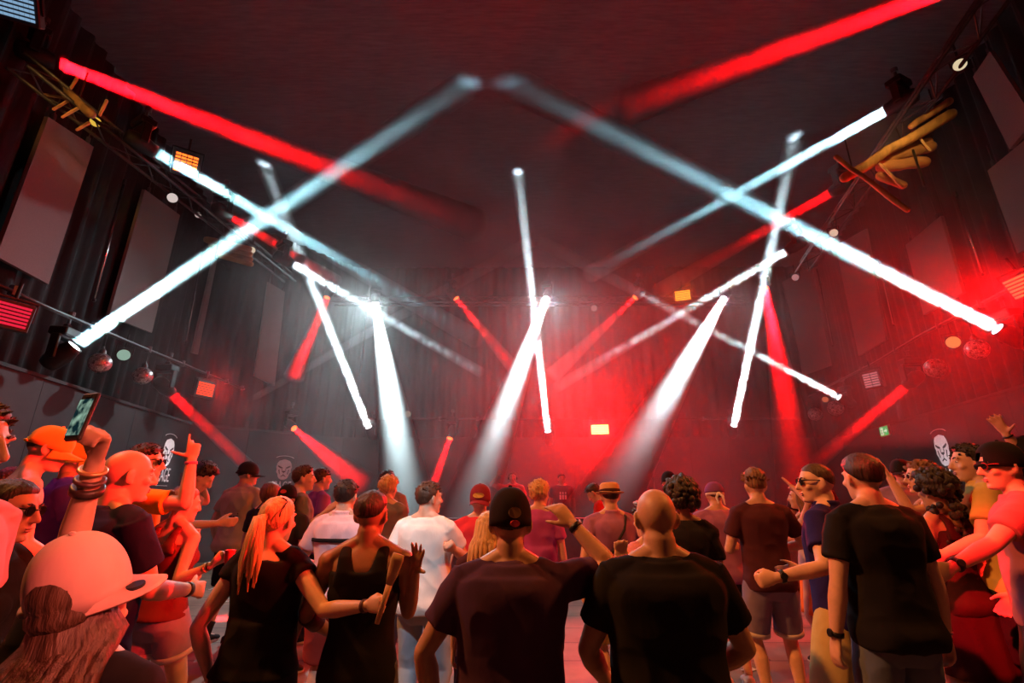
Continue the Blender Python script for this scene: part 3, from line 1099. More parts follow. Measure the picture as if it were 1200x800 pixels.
def hand_geo(mb, wrist, d, n, side, pose, vox, hs=1.0):
    """palm, four fingers of unequal length and a thumb; d fingers' way, n palm's way"""
    d = d.normalized()
    n = (n - d * n.dot(d))
    n = n.normalized() if n.length > 1e-4 else d.orthogonal().normalized()
    th = d.cross(n) * side                       # thumb side
    rf = max(.0100, vox * 1.3)
    P = lambda a, b_, c: wrist + (d * a + th * b_ + n * c) * hs
    rings = []
    for a, w, t in ((-.02, .026, .019), (.0, .027, .018), (.03, .037, .017), (.06, .041, .016), (.088, .041, .014), (.1, .036, .010)):
        rings.append([P(a, w * math.cos(2 * PI * k / 12), max(t, vox * 1.4) * math.sin(2 * PI * k / 12)) for k in range(12)])
    mb.loft(rings)
    fing, thm = POSES[pose]
    for (b0, L), bend in zip(FL, fing):
        p = P(.085, b0, 0)
        ang = 0
        pts = [p]
        for s_, q in zip((.45, .32, .25), bend):
            ang += R(q)
            dirv = d * math.cos(ang) + n * math.sin(ang) + th * (b0 * (7.0 if pose == 'open' else .4) * math.cos(ang))
            p = p + dirv.normalized() * (L * s_ * hs)
            pts.append(p)
        mb.tube(pts, [rf * 1.05, rf, rf * .96, rf * .85], 8)
    a, q = thm
    t0 = P(.02, .026, .004)
    dv = (d * math.cos(R(a)) + th * math.sin(R(a)) + n * .25).normalized()
    t1 = t0 + dv * .042 * hs
    d2 = (dv * math.cos(R(q)) - th * math.sin(R(q)) * .8 + n * math.sin(R(q)) * .7).normalized()
    t2 = t1 + d2 * .03 * hs
    t3 = t2 + (d2 + n * .1 - th * math.sin(R(q)) * .4).normalized() * .024 * hs
    mb.tube([t0, t1, t2, t3], [rf * 1.5, rf * 1.25, rf * 1.1, rf * .9], 8)


def ik(S, T, l1, l2, hint):
    v = T - S
    L = v.length
    if L > (l1 + l2) * .995:
        T = S + v.normalized() * (l1 + l2) * .995
        v = T - S
        L = v.length
    if L < abs(l1 - l2) + .02:
        v = v.normalized() * (abs(l1 - l2) + .02)
        T = S + v
        L = v.length
    a = (l1 * l1 - l2 * l2 + L * L) / (2 * L)
    h = math.sqrt(max(0, l1 * l1 - a * a))
    u = v.normalized()
    hh = hint - u * hint.dot(u)
    hh = hh.normalized() if hh.length > 1e-4 else u.orthogonal().normalized()
    return S + u * a + hh * h, T


TORSO_M = [(.80, .10, .085, 0), (.86, .150, .105, -.008), (.93, .168, .118, -.015), (1.0, .160, .108, -.008), (1.08, .150, .100, 0), (1.16, .152, .103, .004),
           (1.25, .165, .113, .002), (1.34, .178, .118, -.004), (1.41, .182, .110, -.012), (1.455, .165, .09, -.018), (1.495, .115, .07, -.02), (1.53, .068, .062, -.012)]
TORSO_F = [(.80, .105, .088, 0), (.86, .158, .112, -.012), (.93, .172, .124, -.02), (1.0, .154, .108, -.01), (1.08, .130, .090, 0), (1.16, .128, .090, .004),
           (1.25, .142, .102, .008), (1.33, .155, .108, .006), (1.40, .158, .098, -.006), (1.45, .145, .08, -.015), (1.49, .10, .064, -.016), (1.525, .058, .054, -.01)]


def dense(rows, k=4):
    """the same profile with smooth in-between rows"""
    out = []
    n = len(rows)
    for i in range(n - 1):
        p0, p1, p2, p3 = rows[max(i - 1, 0)], rows[i], rows[i + 1], rows[min(i + 2, n - 1)]
        for j in range(k):
            t = j / k
            out.append(tuple(.5 * (2 * b_ + (c - a) * t + (2 * a - 5 * b_ + 4 * c - d) * t * t + (3 * b_ - a - 3 * c + d) * t ** 3) for a, b_, c, d in zip(p0, p1, p2, p3)))
    return out + [tuple(rows[-1])]


TORSO_M, TORSO_F = dense(TORSO_M), dense(TORSO_F)
STATS = []


def person(px, py, Y, label, face=0, sex='m', fat=1.0, lean=0, side=0, hyaw=0, hpitch=0, rh=None, lh=None, rpose='relax', lpose='relax', rel=None, lel=None,
           top=None, bottom=None, hair=('short', 'brown'), cap=None, tone='tan', shoes=((.02, .02, .022), 'low'), feet=None, glasses=None, vox=None, extras=None,
           hgt=None, rpalm=None, lpalm=None, twist=0, lift=0.0, armk=1.0, hs=1.0, group='people on the dance floor', legs=True, faceon=False, neckfat=1.0):
    sid = len(STATS) + 1
    if vox is None:
        vox = .0052 if Y < 2.7 else (.0078 if Y < 4.2 else .0105)
    TOR = TORSO_M if sex == 'm' else TORSO_F
    shw, shz = (.188, 1.44) if sex == 'm' else (.163, 1.435)
    lf = 1.0 if sex == 'm' else .88                         # limb thickness
    la, fa, sa, tw = R(lean), R(face), R(side), R(twist)

    def up(z):
        t = sstep(z, .92, 1.28)
        return tr(0, 0, 1.0) @ roty(sa * t) @ rotx(-la * t) @ rotz(tw * t) @ tr(0, 0, -1.0)
    UP = up(1.5)
    HEAD = UP @ tr(0, -.004, 1.545) @ rotz(R(hyaw)) @ rotx(-R(hpitch)) @ tr(0, .016, .117) @ Matrix.Scale(hs, 4)
    topw = at_y(px, py, Y)
    crown = HEAD @ Vector((0, -.01, .122))
    k = (topw.z - lift) / crown.z
    H = 1.785 * k
    Rz = rotz(fa)
    off = Rz @ (crown * k)
    base = Vector((topw.x - off.x, topw.y - off.y, lift))
    STATS.append((label[:50], round(H, 2), round(base.x, 2), round(base.y, 2)))
    toloc = (tr(*base) @ Rz @ Matrix.Scale(k, 4)).inverted()
    root = empty('person', base, fa)
    tag(root, label, 'person', group)

    def place(me):
        me.transform(Matrix.Scale(k, 4))
        return me
    U = lambda x, y, z: up(z) @ Vector((x, y, z))
    HV = lambda x, y, z: HEAD @ Vector((x, y, z))
    vx = vox / k

    def tgt(t):
        if t is None:
            return None
        if len(t) == 4:                     # a point of the hall given as ('p', px, py, depth)
            return toloc @ at_y(t[1], t[2], t[3])
        return Vector(t)

    def ring(z, w, d, oy, n=44, ex=2.4, g=0.0):
        M = up(z)
        out = []
        for i in range(n):
            t = 2 * PI * i / n
            c, s_ = math.cos(t), math.sin(t)
            out.append(M @ Vector(((w + g) * math.copysign(abs(c) ** (2 / ex), c), oy + (d + g) * math.copysign(abs(s_) ** (2 / ex), s_), z)))
        return out
    # ---- arms
    ARMS = {}
    for nm, sd, h, el, po, pn in (('r', 1, rh, rel, rpose, rpalm), ('l', -1, lh, lel, lpose, lpalm)):
        S = UP @ Vector((sd * shw, -.012, shz))
        T = tgt(h)
        if T is None:
            T = S + Vector((sd * .07, .06, -.60))
        hint = Vector(el) if el is not None else Vector((sd * .5, -.55, -.7))
        hd = .085
        l1, l2 = (.292, .262 + hd) if sex == 'm' else (.272, .245 + hd)
        l1, l2 = l1 * armk, l2 * armk
        E, T = ik(S, T, l1, l2, hint)
        fd = (T - E).normalized()
        W = T - fd * hd
        if pn is not None and len(pn) == 4:
            n = Rz.inverted().to_3x3() @ Vector(pn[1:])
        elif pn is not None:
            n = Vector(pn)
        else:
            n = Vector((-sd, 0, 0)) if fd.z < .3 else Vector((-sd * .3, 1, 0))
        ARMS[nm] = dict(S=S, E=E, W=W, T=T, d=fd, n=n, sd=sd, pose=po)
    # ---- legs
    FEET = feet or [(.105, .03, 8), (-.105, -.01, -8)]
    LEGS = []
    for sd, (fx, fy, ft) in zip((1, -1), FEET):
        hip = Vector((sd * .092, 0, .925))
        ank = Vector((fx, fy - .04, .085))
        t_ = rotz(-R(ft)) @ Vector((0, 1, 0))
        K_, ank = ik(hip, ank, .445, .43, t_ + Vector((sd * .1, 0, 0)))
        LEGS.append((sd, hip, K_, ank, t_))
    # ---- body: one continuous surface
    B = MB()
    f1 = fat
    B.loft([ring(z, w * f1 - .008, d * f1 - .008, oy) for z, w, d, oy in TOR])
    if sex == 'f':
        for sd in (1, -1):
            B.ell(U(sd * .068, .085 * f1, 1.30), (.062, .055, .06), None, 28, 18)
    for a in ARMS.values():
        S, E, W = a['S'], a['E'], a['W']
        B.ell(S, (.058 * lf, .058 * lf, .058 * lf), None, 28, 18)
        B.tube([UP @ Vector((a['sd'] * .04, -.02, 1.535)), UP @ Vector((a['sd'] * .11, -.024, 1.495)), S + (UP.to_3x3() @ Vector((-a['sd'] * .005, 0, .01)))], [.042, .043, .045], 28)
        B.tube([UP @ Vector((a['sd'] * .12, .0, 1.40)), S], [.07, .052], 28)
        m1 = S.lerp(E, .45)
        g1 = .5 + .5 * f1
        B.tube([S, m1, E], [.053 * lf * g1, .049 * lf * g1, .039 * lf], 28)
        m2 = E.lerp(W, .3)
        B.tube([E, m2, W], [.040 * lf, .043 * lf * g1, .027 * lf], 28)
        hand_geo(B, W, a['d'], a['n'], a['sd'], a['pose'], vx, 1.0 if sex == 'm' else .92)
    for sd, hip, K_, ank, t_ in LEGS:
        B.tube([hip + Vector((0, 0, .02)), hip.lerp(K_, .4), K_], [.09 * f1, .078 * f1, .055], 28)
        cm = K_.lerp(ank, .32) - t_ * .015
        B.tube([K_, cm, K_.lerp(ank, .75), ank], [.054, .056 * (.6 + .4 * f1), .04, .037], 28)
        h_ = ank - t_ * .045
        B.tube([Vector((h_.x, h_.y, .042)), Vector((ank.x, ank.y, .05)) + t_ * .05, Vector((ank.x, ank.y, .032)) + t_ * .12, Vector((ank.x, ank.y, .022)) + t_ * .175], [.036, .042, .034, .022], 12)
        B.tube([ank, Vector((ank.x, ank.y, .05)) + t_ * .02], [.037, .04], 12)
    nf = .056 * (1 if sex == 'm' else .84) * neckfat
    B.tube([U(0, -.02, 1.47), U(0, -.016, 1.53), HV(0, -.028, -.07)], [nf * 1.15, nf * 1.02, nf], 28)
    # head
    B.ell(HV(0, -.012, .027), (.0765, .097, .092), HEAD.to_3x3(), 44, 30)
    hr = []
    for z, w, d, oy in dense(((.055, .060, .075, .004), (.03, .067, .083, .006), (.0, .0675, .082, .007), (-.03, .064, .079, .010), (-.06, .057, .070, .017), (-.085, .048, .058, .027), (-.105, .037, .04, .042), (-.116, .02, .022, .055))):
        hr.append([HV(w * math.copysign(abs(math.cos(t)) ** .9, math.cos(t)), oy + d * math.copysign(abs(math.sin(t)) ** .9, math.sin(t)), z) for t in [2 * PI * i / 36 for i in range(36)]])
    B.loft(hr)
    B.tube([HV(0, .086, .028), HV(0, .100, .0), HV(0, .112, -.024)], [.010, .012, .015], 8)
    for sd in (1, -1):
        B.ell(HV(sd * .011, .098, -.030), (.010, .011, .008), HEAD.to_3x3())
        B.ell(HV(sd * .034, .078, .032), (.026, .013, .009), HEAD.to_3x3())
        B.ell(HV(sd * .046, .062, -.022), (.022, .022, .018), HEAD.to_3x3())
        if hair and hair[0] == 'long':
            continue
        em = (HEAD @ rotz(sd * R(32)) @ roty(sd * R(8))).to_3x3()
        B.ell(HV(sd * .082, -.012, -.004), (.010, .022, .035), em, 12, 8)
        B.ell(HV(sd * .074, -.004, -.028), (.009, .012, .014), em, 10, 6)
    B.ell(HV(0, .089, -.056), (.023, .010, .0065), HEAD.to_3x3())
    B.ell(HV(0, .087, -.068), (.020, .010, .0075), HEAD.to_3x3())
    B.ell(HV(0, .083, -.098), (.022, .014, .015), HEAD.to_3x3())
    obj('body', place(fuse(B, vx, 8, .5)), SKIN[tone], root)
    if faceon:
        for sd in (1, -1):
            ey = obj('eye', place(MB().ell(HV(sd * .031, .0785, .011), (.0120, .0075, .0058), HEAD.to_3x3()).mesh()), EYEW, root, True)
            obj('iris', place(MB().ell(HV(sd * .031, .0845, .011), (.0052, .0025, .0052), HEAD.to_3x3()).mesh()), EYEB, ey, True)
            obj('eyebrow', place(MB().tube([HV(sd * .018, .092, .032), HV(sd * .034, .089, .038), HV(sd * .052, .076, .033)], [.004, .005, .003], 6).mesh()), HAIRC[hair[1]] if hair else HAIRC['brown'], root, True)
        obj('lips', place(MB().ell(HV(0, .0955, -.0575), (.021, .006, .005), HEAD.to_3x3()).ell(HV(0, .0935, -.067), (.018, .006, .006), HEAD.to_3x3()).mesh()), mat('lips', (.42, .15, .13), .4, 0, .05), root, True)
    # ---- hair
    if hair:
        st, hc = hair[0], hair[1]
        hm = HAIRC[hc]
        rr = random.Random(sid)
        th, line, nz = dict(short=(.014, 0, .006), crop=(.005, .02, .002), fade=(.016, .26, .005), tall=(.03, .12, .008), messy=(.026, -.02, .014), curly=(.055, -.1, .03), long=(.018, -.1, .006), pony=(.012, .02, .004), bun=(.012, .02, .004),
                            bob=(.03, -.1, .006), bald=(.002, .0, .0), side=(.02, .1, .005), pixie=(.022, -.02, .012))[st]
        if cap:
            th, nz = min(th, .010), 0.002
        hb = MB()
        nu, nv = 40, 26
        rings = []
        for j in range(nv + 1):
            ph = PI * (j + .02) / (nv + .04)
            rg = []
            for i in range(nu):
                t = 2 * PI * i / nu
                x, y, z = math.sin(ph) * math.cos(t), math.sin(ph) * math.sin(t), math.cos(ph)
                f = y / math.sqrt(x * x + y * y + 1e-9)
                zl = interp(f, [-1, -.55, -.2, .12, .35, .6, 1], [-.82, -.72, -.45, -.30, .18, .42, .52])
                if st in ('fade', 'tall', 'side', 'crop'):
                    zl = interp(f, [-1, -.5, -.1, .12, .35, .6, 1], [-.55, -.40, -.1, .0, .22, .42, .5])
                if st == 'fade':
                    zl += .22 * (1 - abs(f) * .4)
                if st == 'bob':
                    zl = interp(f, [-1, 0, .25, .5, 1], [-1.4, -1.4, -.9, .2, .5])
                m = sstep(z - zl, -.04, .16)
                tt = th * (.55 + .45 * sstep(z, -.6, .5))
                if st == 'tall':
                    tt *= .5 + .9 * sstep(z, .3, .9)
                if st == 'bob':
                    tt *= 1 + 1.0 * sstep(-z, -.2, .8)
                if cap and st in ('long', 'bob') and z < -.15:
                    tt = .022 * sstep(-z, .1, .3)
                w = noise.noise(Vector((x * 4 + sid, y * 4, z * 4))) * nz * 1.2 + noise.noise(Vector((x * 13 + sid, y * 13, z * 9))) * nz * .8
                q = .93 + (.07 + 0) * m
                e = (tt + w) * m
                rg.append(HV(x * (.0765 * q + e), -.012 + y * (.097 * q + e), .027 + z * (.092 * q + e)))
            rings.append(rg)
        if st != 'bald':
            hb.loft(rings)
        if st in ('long', 'longside'):
            L = hair[2] if len(hair) > 2 else .38
            for i in range(34):
                t = 1.5 * PI + (i / 33 - .5) * 2 * 1.8
                x0, y0 = math.cos(t), math.sin(t)
                cz = -.075 if cap else 0
                a = HV(x0 * (.078 if not cap else .066), -.012 + y0 * (.098 if not cap else .086), .05 + cz + rr.uniform(-.02, .02) * (not cap))
                b1 = HV(x0 * .092, -.012 + y0 * .112, -.04 + cz * .6)
                ou = Vector((x0 * .03, y0 * .015 - (.03 if L < .36 else .085), 0))
                ll = L * rr.uniform(.75, 1.05)
                p2 = b1 + ou + Vector((rr.uniform(-.015, .015), rr.uniform(-.01, .01), -ll * .45))
                p3 = p2 + Vector((rr.uniform(-.03, .03), rr.uniform(-.025, .015), -ll * .5))
                hb.tube([a, b1, b1.lerp(p2, .5) + ou * .3, p2, p2.lerp(p3, .5) + Vector((rr.uniform(-.015, .015), rr.uniform(-.012, .012), 0)), p3], [.016, .020, .021, .019, .014, .004], 7)
        if st == 'pony':
            L = hair[2] if len(hair) > 2 else .3
            c0 = HV(0, -.105, .03)
            for i in range(14):
                t = 2 * PI * i / 14
                o_ = Vector((math.cos(t) * .02, math.sin(t) * .014, 0))
                p1 = HV(0, -.15, .02) + o_
                p2 = HV(0, -.165, -.08) + o_ * 1.6
                p3 = p2 + Vector((rr.uniform(-.03, .03), rr.uniform(-.02, .02), -L * rr.uniform(.6, 1)))
                hb.tube([c0, p1, p2, p2.lerp(p3, .5) + o_ * .4, p3], [.014, .016, .017, .014, .004], 7)
        if st == 'bun':
            hb.ell(HV(0, -.118, .05), (.045, .04, .045), HEAD.to_3x3())
            for i in range(8):
                t = 2 * PI * i / 8
                hb.tube([HV(.035 * math.cos(t), -.12, .05 + .035 * math.sin(t)), HV(.03 * math.cos(t + .8), -.15, .05 + .03 * math.sin(t + .8)), HV(0, -.158, .05)], [.012, .012, .008], 6)
        if st == 'curly':
            L = hair[2] if len(hair) > 2 else .0
            for i in range(150 if L else 110):
                u_, v_ = rr.uniform(0, 2 * PI), rr.uniform(-.55 if not L else -.8, 1)
                f = math.sin(u_)
                if f > .45 and v_ < .5:
                    continue
                q = math.sqrt(max(0, 1 - v_ * v_))
                c = HV(q * math.cos(u_) * .115, -.02 + q * math.sin(u_) * .13, .035 + v_ * .125)
                c = c + Vector((0, 0, -L * rr.random() if (L and f < .2 and v_ < .4) else 0))
                hb.ell(c, [rr.uniform(.016, .032)] * 3, None, 7, 5)
        if st in ('messy', 'tall', 'pixie', 'short') and not cap:
            flatk = .55 if st in ('short', 'side', 'fade') else 1.0
            for i in range(60 if flatk == 1 else 150):
                u_, v_ = rr.uniform(0, 2 * PI), rr.uniform(.25, 1)
                q = math.sqrt(1 - v_ * v_)
                dv = Vector((q * math.cos(u_), q * math.sin(u_), v_))
                if dv.y > .75:
                    continue
                a = HV(dv.x * .08, -.012 + dv.y * .1, .027 + dv.z * .096)
                e1 = .0765 + th * .9 + .012 * flatk
                c = HV(dv.x * e1 + rr.uniform(-.014, .014), -.012 + dv.y * (e1 + .02) + .012 * (1 - flatk) * 2 * dv.z + rr.uniform(-.014, .014), .027 + dv.z * (e1 + .015 + (.012 if st == 'tall' else 0)))
                hb.tube([a, a.lerp(c, .6), c], [.012 * flatk + .002, .009 * flatk + .001, .002], 5)
        if st == 'bald':
            pass
        else:
            obj('hair', place(hb.mesh()), hm, root, True)
    # ---- clothes
    kids = {}

    def tshirt(colname, hem=.87, slv=.62, loose=.016, neck=1.512, flare=.012, collar=False, vneck=0):
        m = cloth(*colname)
        G = MB()
        rs = []
        zs = [z for z, *_ in TOR if z > hem + .03 and z < neck - .01]
        for z in [hem, hem + .012, hem + .03] + [z for z in zs if z > hem + .045] + [neck]:
            w = interp(z, [q[0] for q in TOR], [q[1] for q in TOR]) * f1
            d = interp(z, [q[0] for q in TOR], [q[2] for q in TOR]) * f1
            oy = interp(z, [q[0] for q in TOR], [q[3] for q in TOR])
            lo = loose + flare * sstep(-z, -1.25, -.9)
            if z < 1.2:          # cloth hangs from chest and seat, it does not follow the waist in
                w = max(w, (.158 if sex == 'm' else .140) * f1)
                d = max(d, .108 * f1)
            if z > 1.47:
                lo *= .6
            rs.append(ring(z, w, d, oy, 48, 2.4, lo))
        G.loft(rs)
        if sex == 'f':
            for sd in (1, -1):
                G.ell(U(sd * .068, .085 * f1, 1.30), (.074, .066, .07), None, 28, 18)
        for a in ARMS.values():
            S, E = a['S'], a['E']
            g1 = .5 + .5 * f1
            G.tube([UP @ Vector((a['sd'] * .055, -.02, 1.50)), UP @ Vector((a['sd'] * .12, -.022, 1.482)), S + (UP.to_3x3() @ Vector((0, 0, .010)))], [.045, .054, .060], 28)
            G.tube([UP @ Vector((a['sd'] * .11, 0, 1.38)), S], [.088, .068], 28)
            if slv <= 1:
                e_ = S.lerp(E, slv)
                G.loft_tube([S - (E - S) * .12, S.lerp(E, slv * .5), S.lerp(E, slv * .85), e_], [.066 * lf * g1, .070 * lf * g1, .069 * lf * g1, .070 * lf * g1])
            else:
                G.loft_tube([S - (E - S) * .12, S.lerp(E, .5), E], [.066 * lf, .066 * lf, .056 * lf])
                G.tube([E, E.lerp(a['W'], .5), E.lerp(a['W'], .9)], [.056 * lf, .055 * lf, .042 * lf], 14)
        nr = nf + .010
        if neck > 1.5:
            G.loft([[U(w * math.cos(q), -.018 + d * math.sin(q), z - .016 * max(0, math.sin(q))) for q in [2 * PI * i / 24 for i in range(24)]] for z, w, d in dense(((1.455, .12, .088), (1.485, .098, .08), (1.512, nr + .012, nr + .010), (1.526, nr + .004, nr + .003)))])
        if collar:
            G.loft([ring(z, w, d, oy, 20, 2.2) for z, w, d, oy in ((1.495, .085, .08, -.016), (1.53, .075, .072, -.014), (1.555, .078, .074, -.018), (1.556, .064, .06, -.016), (1.50, .06, .06, -.014))])
        t_ = obj('shirt', place(fuse(G, vx * 1.05, 7, .5, .007, 7.5, sid)), m, root)
        kids['top'] = t_
        return t_

    def tank(colname, hem=.87, straps=.030, low=1.40):
        m = cloth(*colname)
        G = MB()
        rs = []
        for z in [hem, hem + .02] + [z for z, *_ in TOR if hem + .03 < z < low] + [low]:
            w = interp(z, [q[0] for q in TOR], [q[1] for q in TOR]) * f1
            d = interp(z, [q[0] for q in TOR], [q[2] for q in TOR]) * f1
            oy = interp(z, [q[0] for q in TOR], [q[3] for q in TOR])
            rs.append(ring(z, w - (.012 if z > 1.3 else 0), d, oy, 48, 2.4, .010 + .012 * sstep(-z, -1.15, -1.0)))
        G.loft(rs)
        if sex == 'f':
            for sd in (1, -1):
                G.ell(U(sd * .068, .085 * f1, 1.30), (.072, .065, .068), None, 28, 18)
        for sd in (1, -1):
            xs = .100 if sex == 'm' else .09
            fr, bk = .112 * f1, .124 * f1
            path = [(xs * .8, fr - .014, low - .06, .055), (xs * .95, fr - .022, 1.41, straps * 1.25), (xs, .055, 1.475, straps), (xs * .98, .0, 1.512, straps), (xs * .96, -.045, 1.512, straps), (xs * .92, -.092, 1.465, straps * 1.1), (xs * .80, -bk + .012, 1.40, straps * 1.6), (xs * .66, -bk + .010, low - .06, .075)]
            P_ = [U(sd * x, y, z) for x, y, z, w in path]
            rgs = []
            XX = UP.to_3x3() @ Vector((1, 0, 0))
            for i_, (p_, q_) in enumerate(zip(P_, path)):
                t_ = (P_[min(i_ + 1, len(P_) - 1)] - P_[max(i_ - 1, 0)]).normalized()
                N_ = t_.cross(XX).normalized()
                rgs.append([p_ + XX * (q_[3] * math.cos(w)) + N_ * (max(.016, vx * 1.6) * math.sin(w)) for w in [2 * PI * j / 14 for j in range(14)]])
            G.loft(rgs)
        kids['top'] = obj('tank_top', place(fuse(G, vx * 1.05, 6, .5, .003, 6, sid)), m, root)
        return kids['top']

    def pants(colname, leg=1.0, loose=.0, top_=1.02, nm='jeans', hemcol=None):
        m = cloth(*colname)
        G = MB()
        rs = []
        for z in (.80, .84, .88, .93, .98, top_):
            w = interp(z, [q[0] for q in TOR], [q[1] for q in TOR]) * f1
            d = interp(z, [q[0] for q in TOR], [q[2] for q in TOR]) * f1
            oy = interp(z, [q[0] for q in TOR], [q[3] for q in TOR])
            rs.append(ring(z, w, d, oy, 44, 2.4, .010))
        G.loft(rs)
        hems = []
        for sd, hip, K_, ank, t_ in LEGS:
            if leg <= .55:
                e_ = hip.lerp(K_, leg / .5)
                G.loft_tube([hip + Vector((0, 0, .05)), hip.lerp(K_, .3), e_], [.098 * f1, .102 * f1 + loose, (.090 + (.5 - leg) * .08) * f1 + loose])
                hems.append((hip.lerp(K_, leg / .5 - .03), e_, (.092 + (.5 - leg) * .08) * f1 + loose))
            else:
                e_ = K_.lerp(ank, (leg - .5) / .5)
                G.loft_tube([hip + Vector((0, 0, .05)), hip.lerp(K_, .35), K_], [.099 * f1, .095 * f1 + loose, .072 + loose])
                G.tube([K_, K_.lerp(e_, .4) - t_ * .01, e_], [.072 + loose, .070 + loose, .058 + loose], 14)
        g_ = obj(nm, place(fuse(G, vx * 1.1, 3, .5, .006, 7, sid + .5)), m, root)
        kids['bottom'] = g_
        if hemcol and leg <= .55:
            for a, c, r_ in hems:
                hb_ = MB()
                d_ = (c - a).normalized()
                hb_.lathe(c - d_ * .03, d_, [(0, r_ + .001), (.001, r_ + .005), (.036, r_ + .006), (.037, r_ - .004)], 22)
                obj('hem', place(hb_.mesh()), cloth(*hemcol), g_, True)
        return g_

    def skirt(colname, z0=.45, z1=1.03, flare=.05):
        m = cloth(*colname)
        G = MB()
        rs = []
        n = 48
        for z in np.linspace(z0, z1, 9):
            t = (z1 - z) / (z1 - z0)
            zz = max(z, .86)
            w = interp(zz, [q[0] for q in TOR], [q[1] for q in TOR]) * f1 + .014 + flare * t
            d = interp(zz, [q[0] for q in TOR], [q[2] for q in TOR]) * f1 + .014 + flare * t
            rg = []
            for i in range(n):
                q = 2 * PI * i / n
                f = 1 + .035 * t * math.sin(q * 9 + sid) + .02 * t * math.sin(q * 5)
                rg.append(Vector((w * f * math.cos(q), -.012 + d * f * math.sin(q), z)))
            rs.append(rg)
        G.loft(rs)
        kids['bottom'] = obj('skirt', place(G.mesh()), m, root, True)
        return kids['bottom']

    if top:
        if top[0] == 'tee':
            tshirt(top[1], **(top[2] if len(top) > 2 else {}))
        elif top[0] == 'tank':
            tank(top[1], **(top[2] if len(top) > 2 else {}))
    if bottom:
        if bottom[0] == 'jeans':
            pants(bottom[1], .97, **(bottom[2] if len(bottom) > 2 else {}))
        elif bottom[0] == 'shorts':
            a = dict(leg=.45, nm='shorts')
            a.update(bottom[2] if len(bottom) > 2 else {})
            pants(bottom[1], **a)
        elif bottom[0] == 'skirt':
            skirt(bottom[1], **(bottom[2] if len(bottom) > 2 else {}))
    # ---- shoes
    if shoes:
        smat = cloth('shoe_%d_%d' % (int(shoes[0][0] * 999), int(shoes[0][2] * 999)), shoes[0])
        for sd, hip, K_, ank, t_ in LEGS:
            c_ = Vector((ank.x, ank.y, 0))
            s_ = Vector((t_.y, -t_.x, 0))
            rg = []
            for a, w, z0, z1 in ((-.085, .02, .012, .05), (-.075, .036, .008, .085), (-.03, .044, .006, .105), (.03, .046, .006, .10), (.08, .05, .006, .075), (.13, .052, .006, .06), (.175, .042, .008, .05), (.195, .02, .012, .035)):
                rg.append([c_ + t_ * a + s_ * (w * math.cos(q)) + Vector((0, 0, (z0 + z1) / 2 + (z1 - z0) / 2 * math.sin(q))) for q in [2 * PI * i / 14 for i in range(14)]])
            sh = obj('shoe', place(MB().loft(rg).mesh()), smat, root, True)
            so = MB()
            so.loft([[c_ + t_ * (.055 + .145 * math.cos(q)) + s_ * ((.05 - .012 * (math.cos(q) < -.2)) * math.sin(q)) + Vector((0, 0, z)) for q in [2 * PI * i / 20 for i in range(20)]] for z in (0.0, .026)])
            obj('sole', place(so.mesh()), SOLE, sh)
            if shoes[1] == 'sock':
                obj('sock', place(MB().loft_tube([ank + Vector((0, 0, -.02)), ank.lerp(K_, .2), ank.lerp(K_, .28)], [.046, .048, .052]).mesh()), smat, root, True)
    # ---- caps, hats, glasses
    if cap:
        kind, cc = cap[0], cap[1]
        opt = cap[2] if len(cap) > 2 else {}
        yaw = R(opt.get('yaw', 0))
        cmat = cloth(*cc)
        CM = HEAD @ tr(0, -.010, .032) @ rotz(yaw) @ rotx(R(opt.get('tip', -6)))
        CV = lambda x, y, z: CM @ Vector((x, y, z))
        cb = MB()
        if kind == 'cap':
            hgt_ = opt.get('h', .115)
            back = opt.get('gap', True)
            nu, nv = 48, 16
            pts, fs, idx = [], [], {}
            for j in range(nv + 1):
                ph = (PI / 2 + .12) * j / nv
                for i in range(nu):
                    t = 2 * PI * i / nu
                    rr_ = math.sin(min(ph, PI / 2)) ** .8
                    seam = 1 + .006 * abs(math.sin(3 * t)) - .004
                    idx[j, i] = len(pts)
                    pts.append(CV(.092 * rr_ * math.cos(t) * seam, .112 * rr_ * math.sin(t) * seam, hgt_ * math.cos(ph) - (.018 if j == nv else 0)))
            for j in range(nv):
                for i in range(nu):
                    a = 2 * PI * (i + .5) / nu
                    if back and abs(((a - 1.5 * PI + PI) % (2 * PI)) - PI) < .44 * math.sqrt(max(0, 1 - ((nv - .5 - j) / 5.2) ** 2)) and j < nv - 1 and j >= nv - 6:
                        continue
                    fs.append((idx[j, i], idx[j + 1, i], idx[j + 1, (i + 1) % nu], idx[j, (i + 1) % nu]))
            cb.add(pts, fs)
            me = place(cb.mesh())
            cp = obj('cap', me, cmat, root, True)
            sd_ = cp.modifiers.new('thick', 'SOLIDIFY')
            sd_.thickness = .004 * k
            bm_ = MB()
            n = 16
            tp, bt = [], []
            bl = opt.get('bill', .085)
            flatb = opt.get('flat', .3)
            rows = 6
            gr = []
            for r_ in range(rows + 1):
                row = []
                for i in range(n + 1):
                    s_ = -1 + 2 * i / n
                    x = .086 * s_
                    y0 = .112 * math.sqrt(max(0, 1 - (x / .092) ** 2)) - .004
                    y1 = y0 + bl * (1 - abs(s_) ** 3.2) * r_ / rows
                    z = -.012 - flatb * .09 * (s_ * s_) * (.4 + .6 * r_ / rows) * (1 if flatb < 1 else 1) - .012 * r_ / rows
                    row.append((x, y1, z))
                gr.append(row)
            P_ = [CV(*q) for row in gr for q in row] + [CV(q[0], q[1], q[2] - .005) for row in gr for q in row]
            N_ = (rows + 1) * (n + 1)
            f_ = []
            for r_ in range(rows):
                for i in range(n):
                    a = r_ * (n + 1) + i
                    f_ += [(a, a + 1, a + n + 2, a + n + 1), (N_ + a, N_ + a + n + 1, N_ + a + n + 2, N_ + a + 1)]
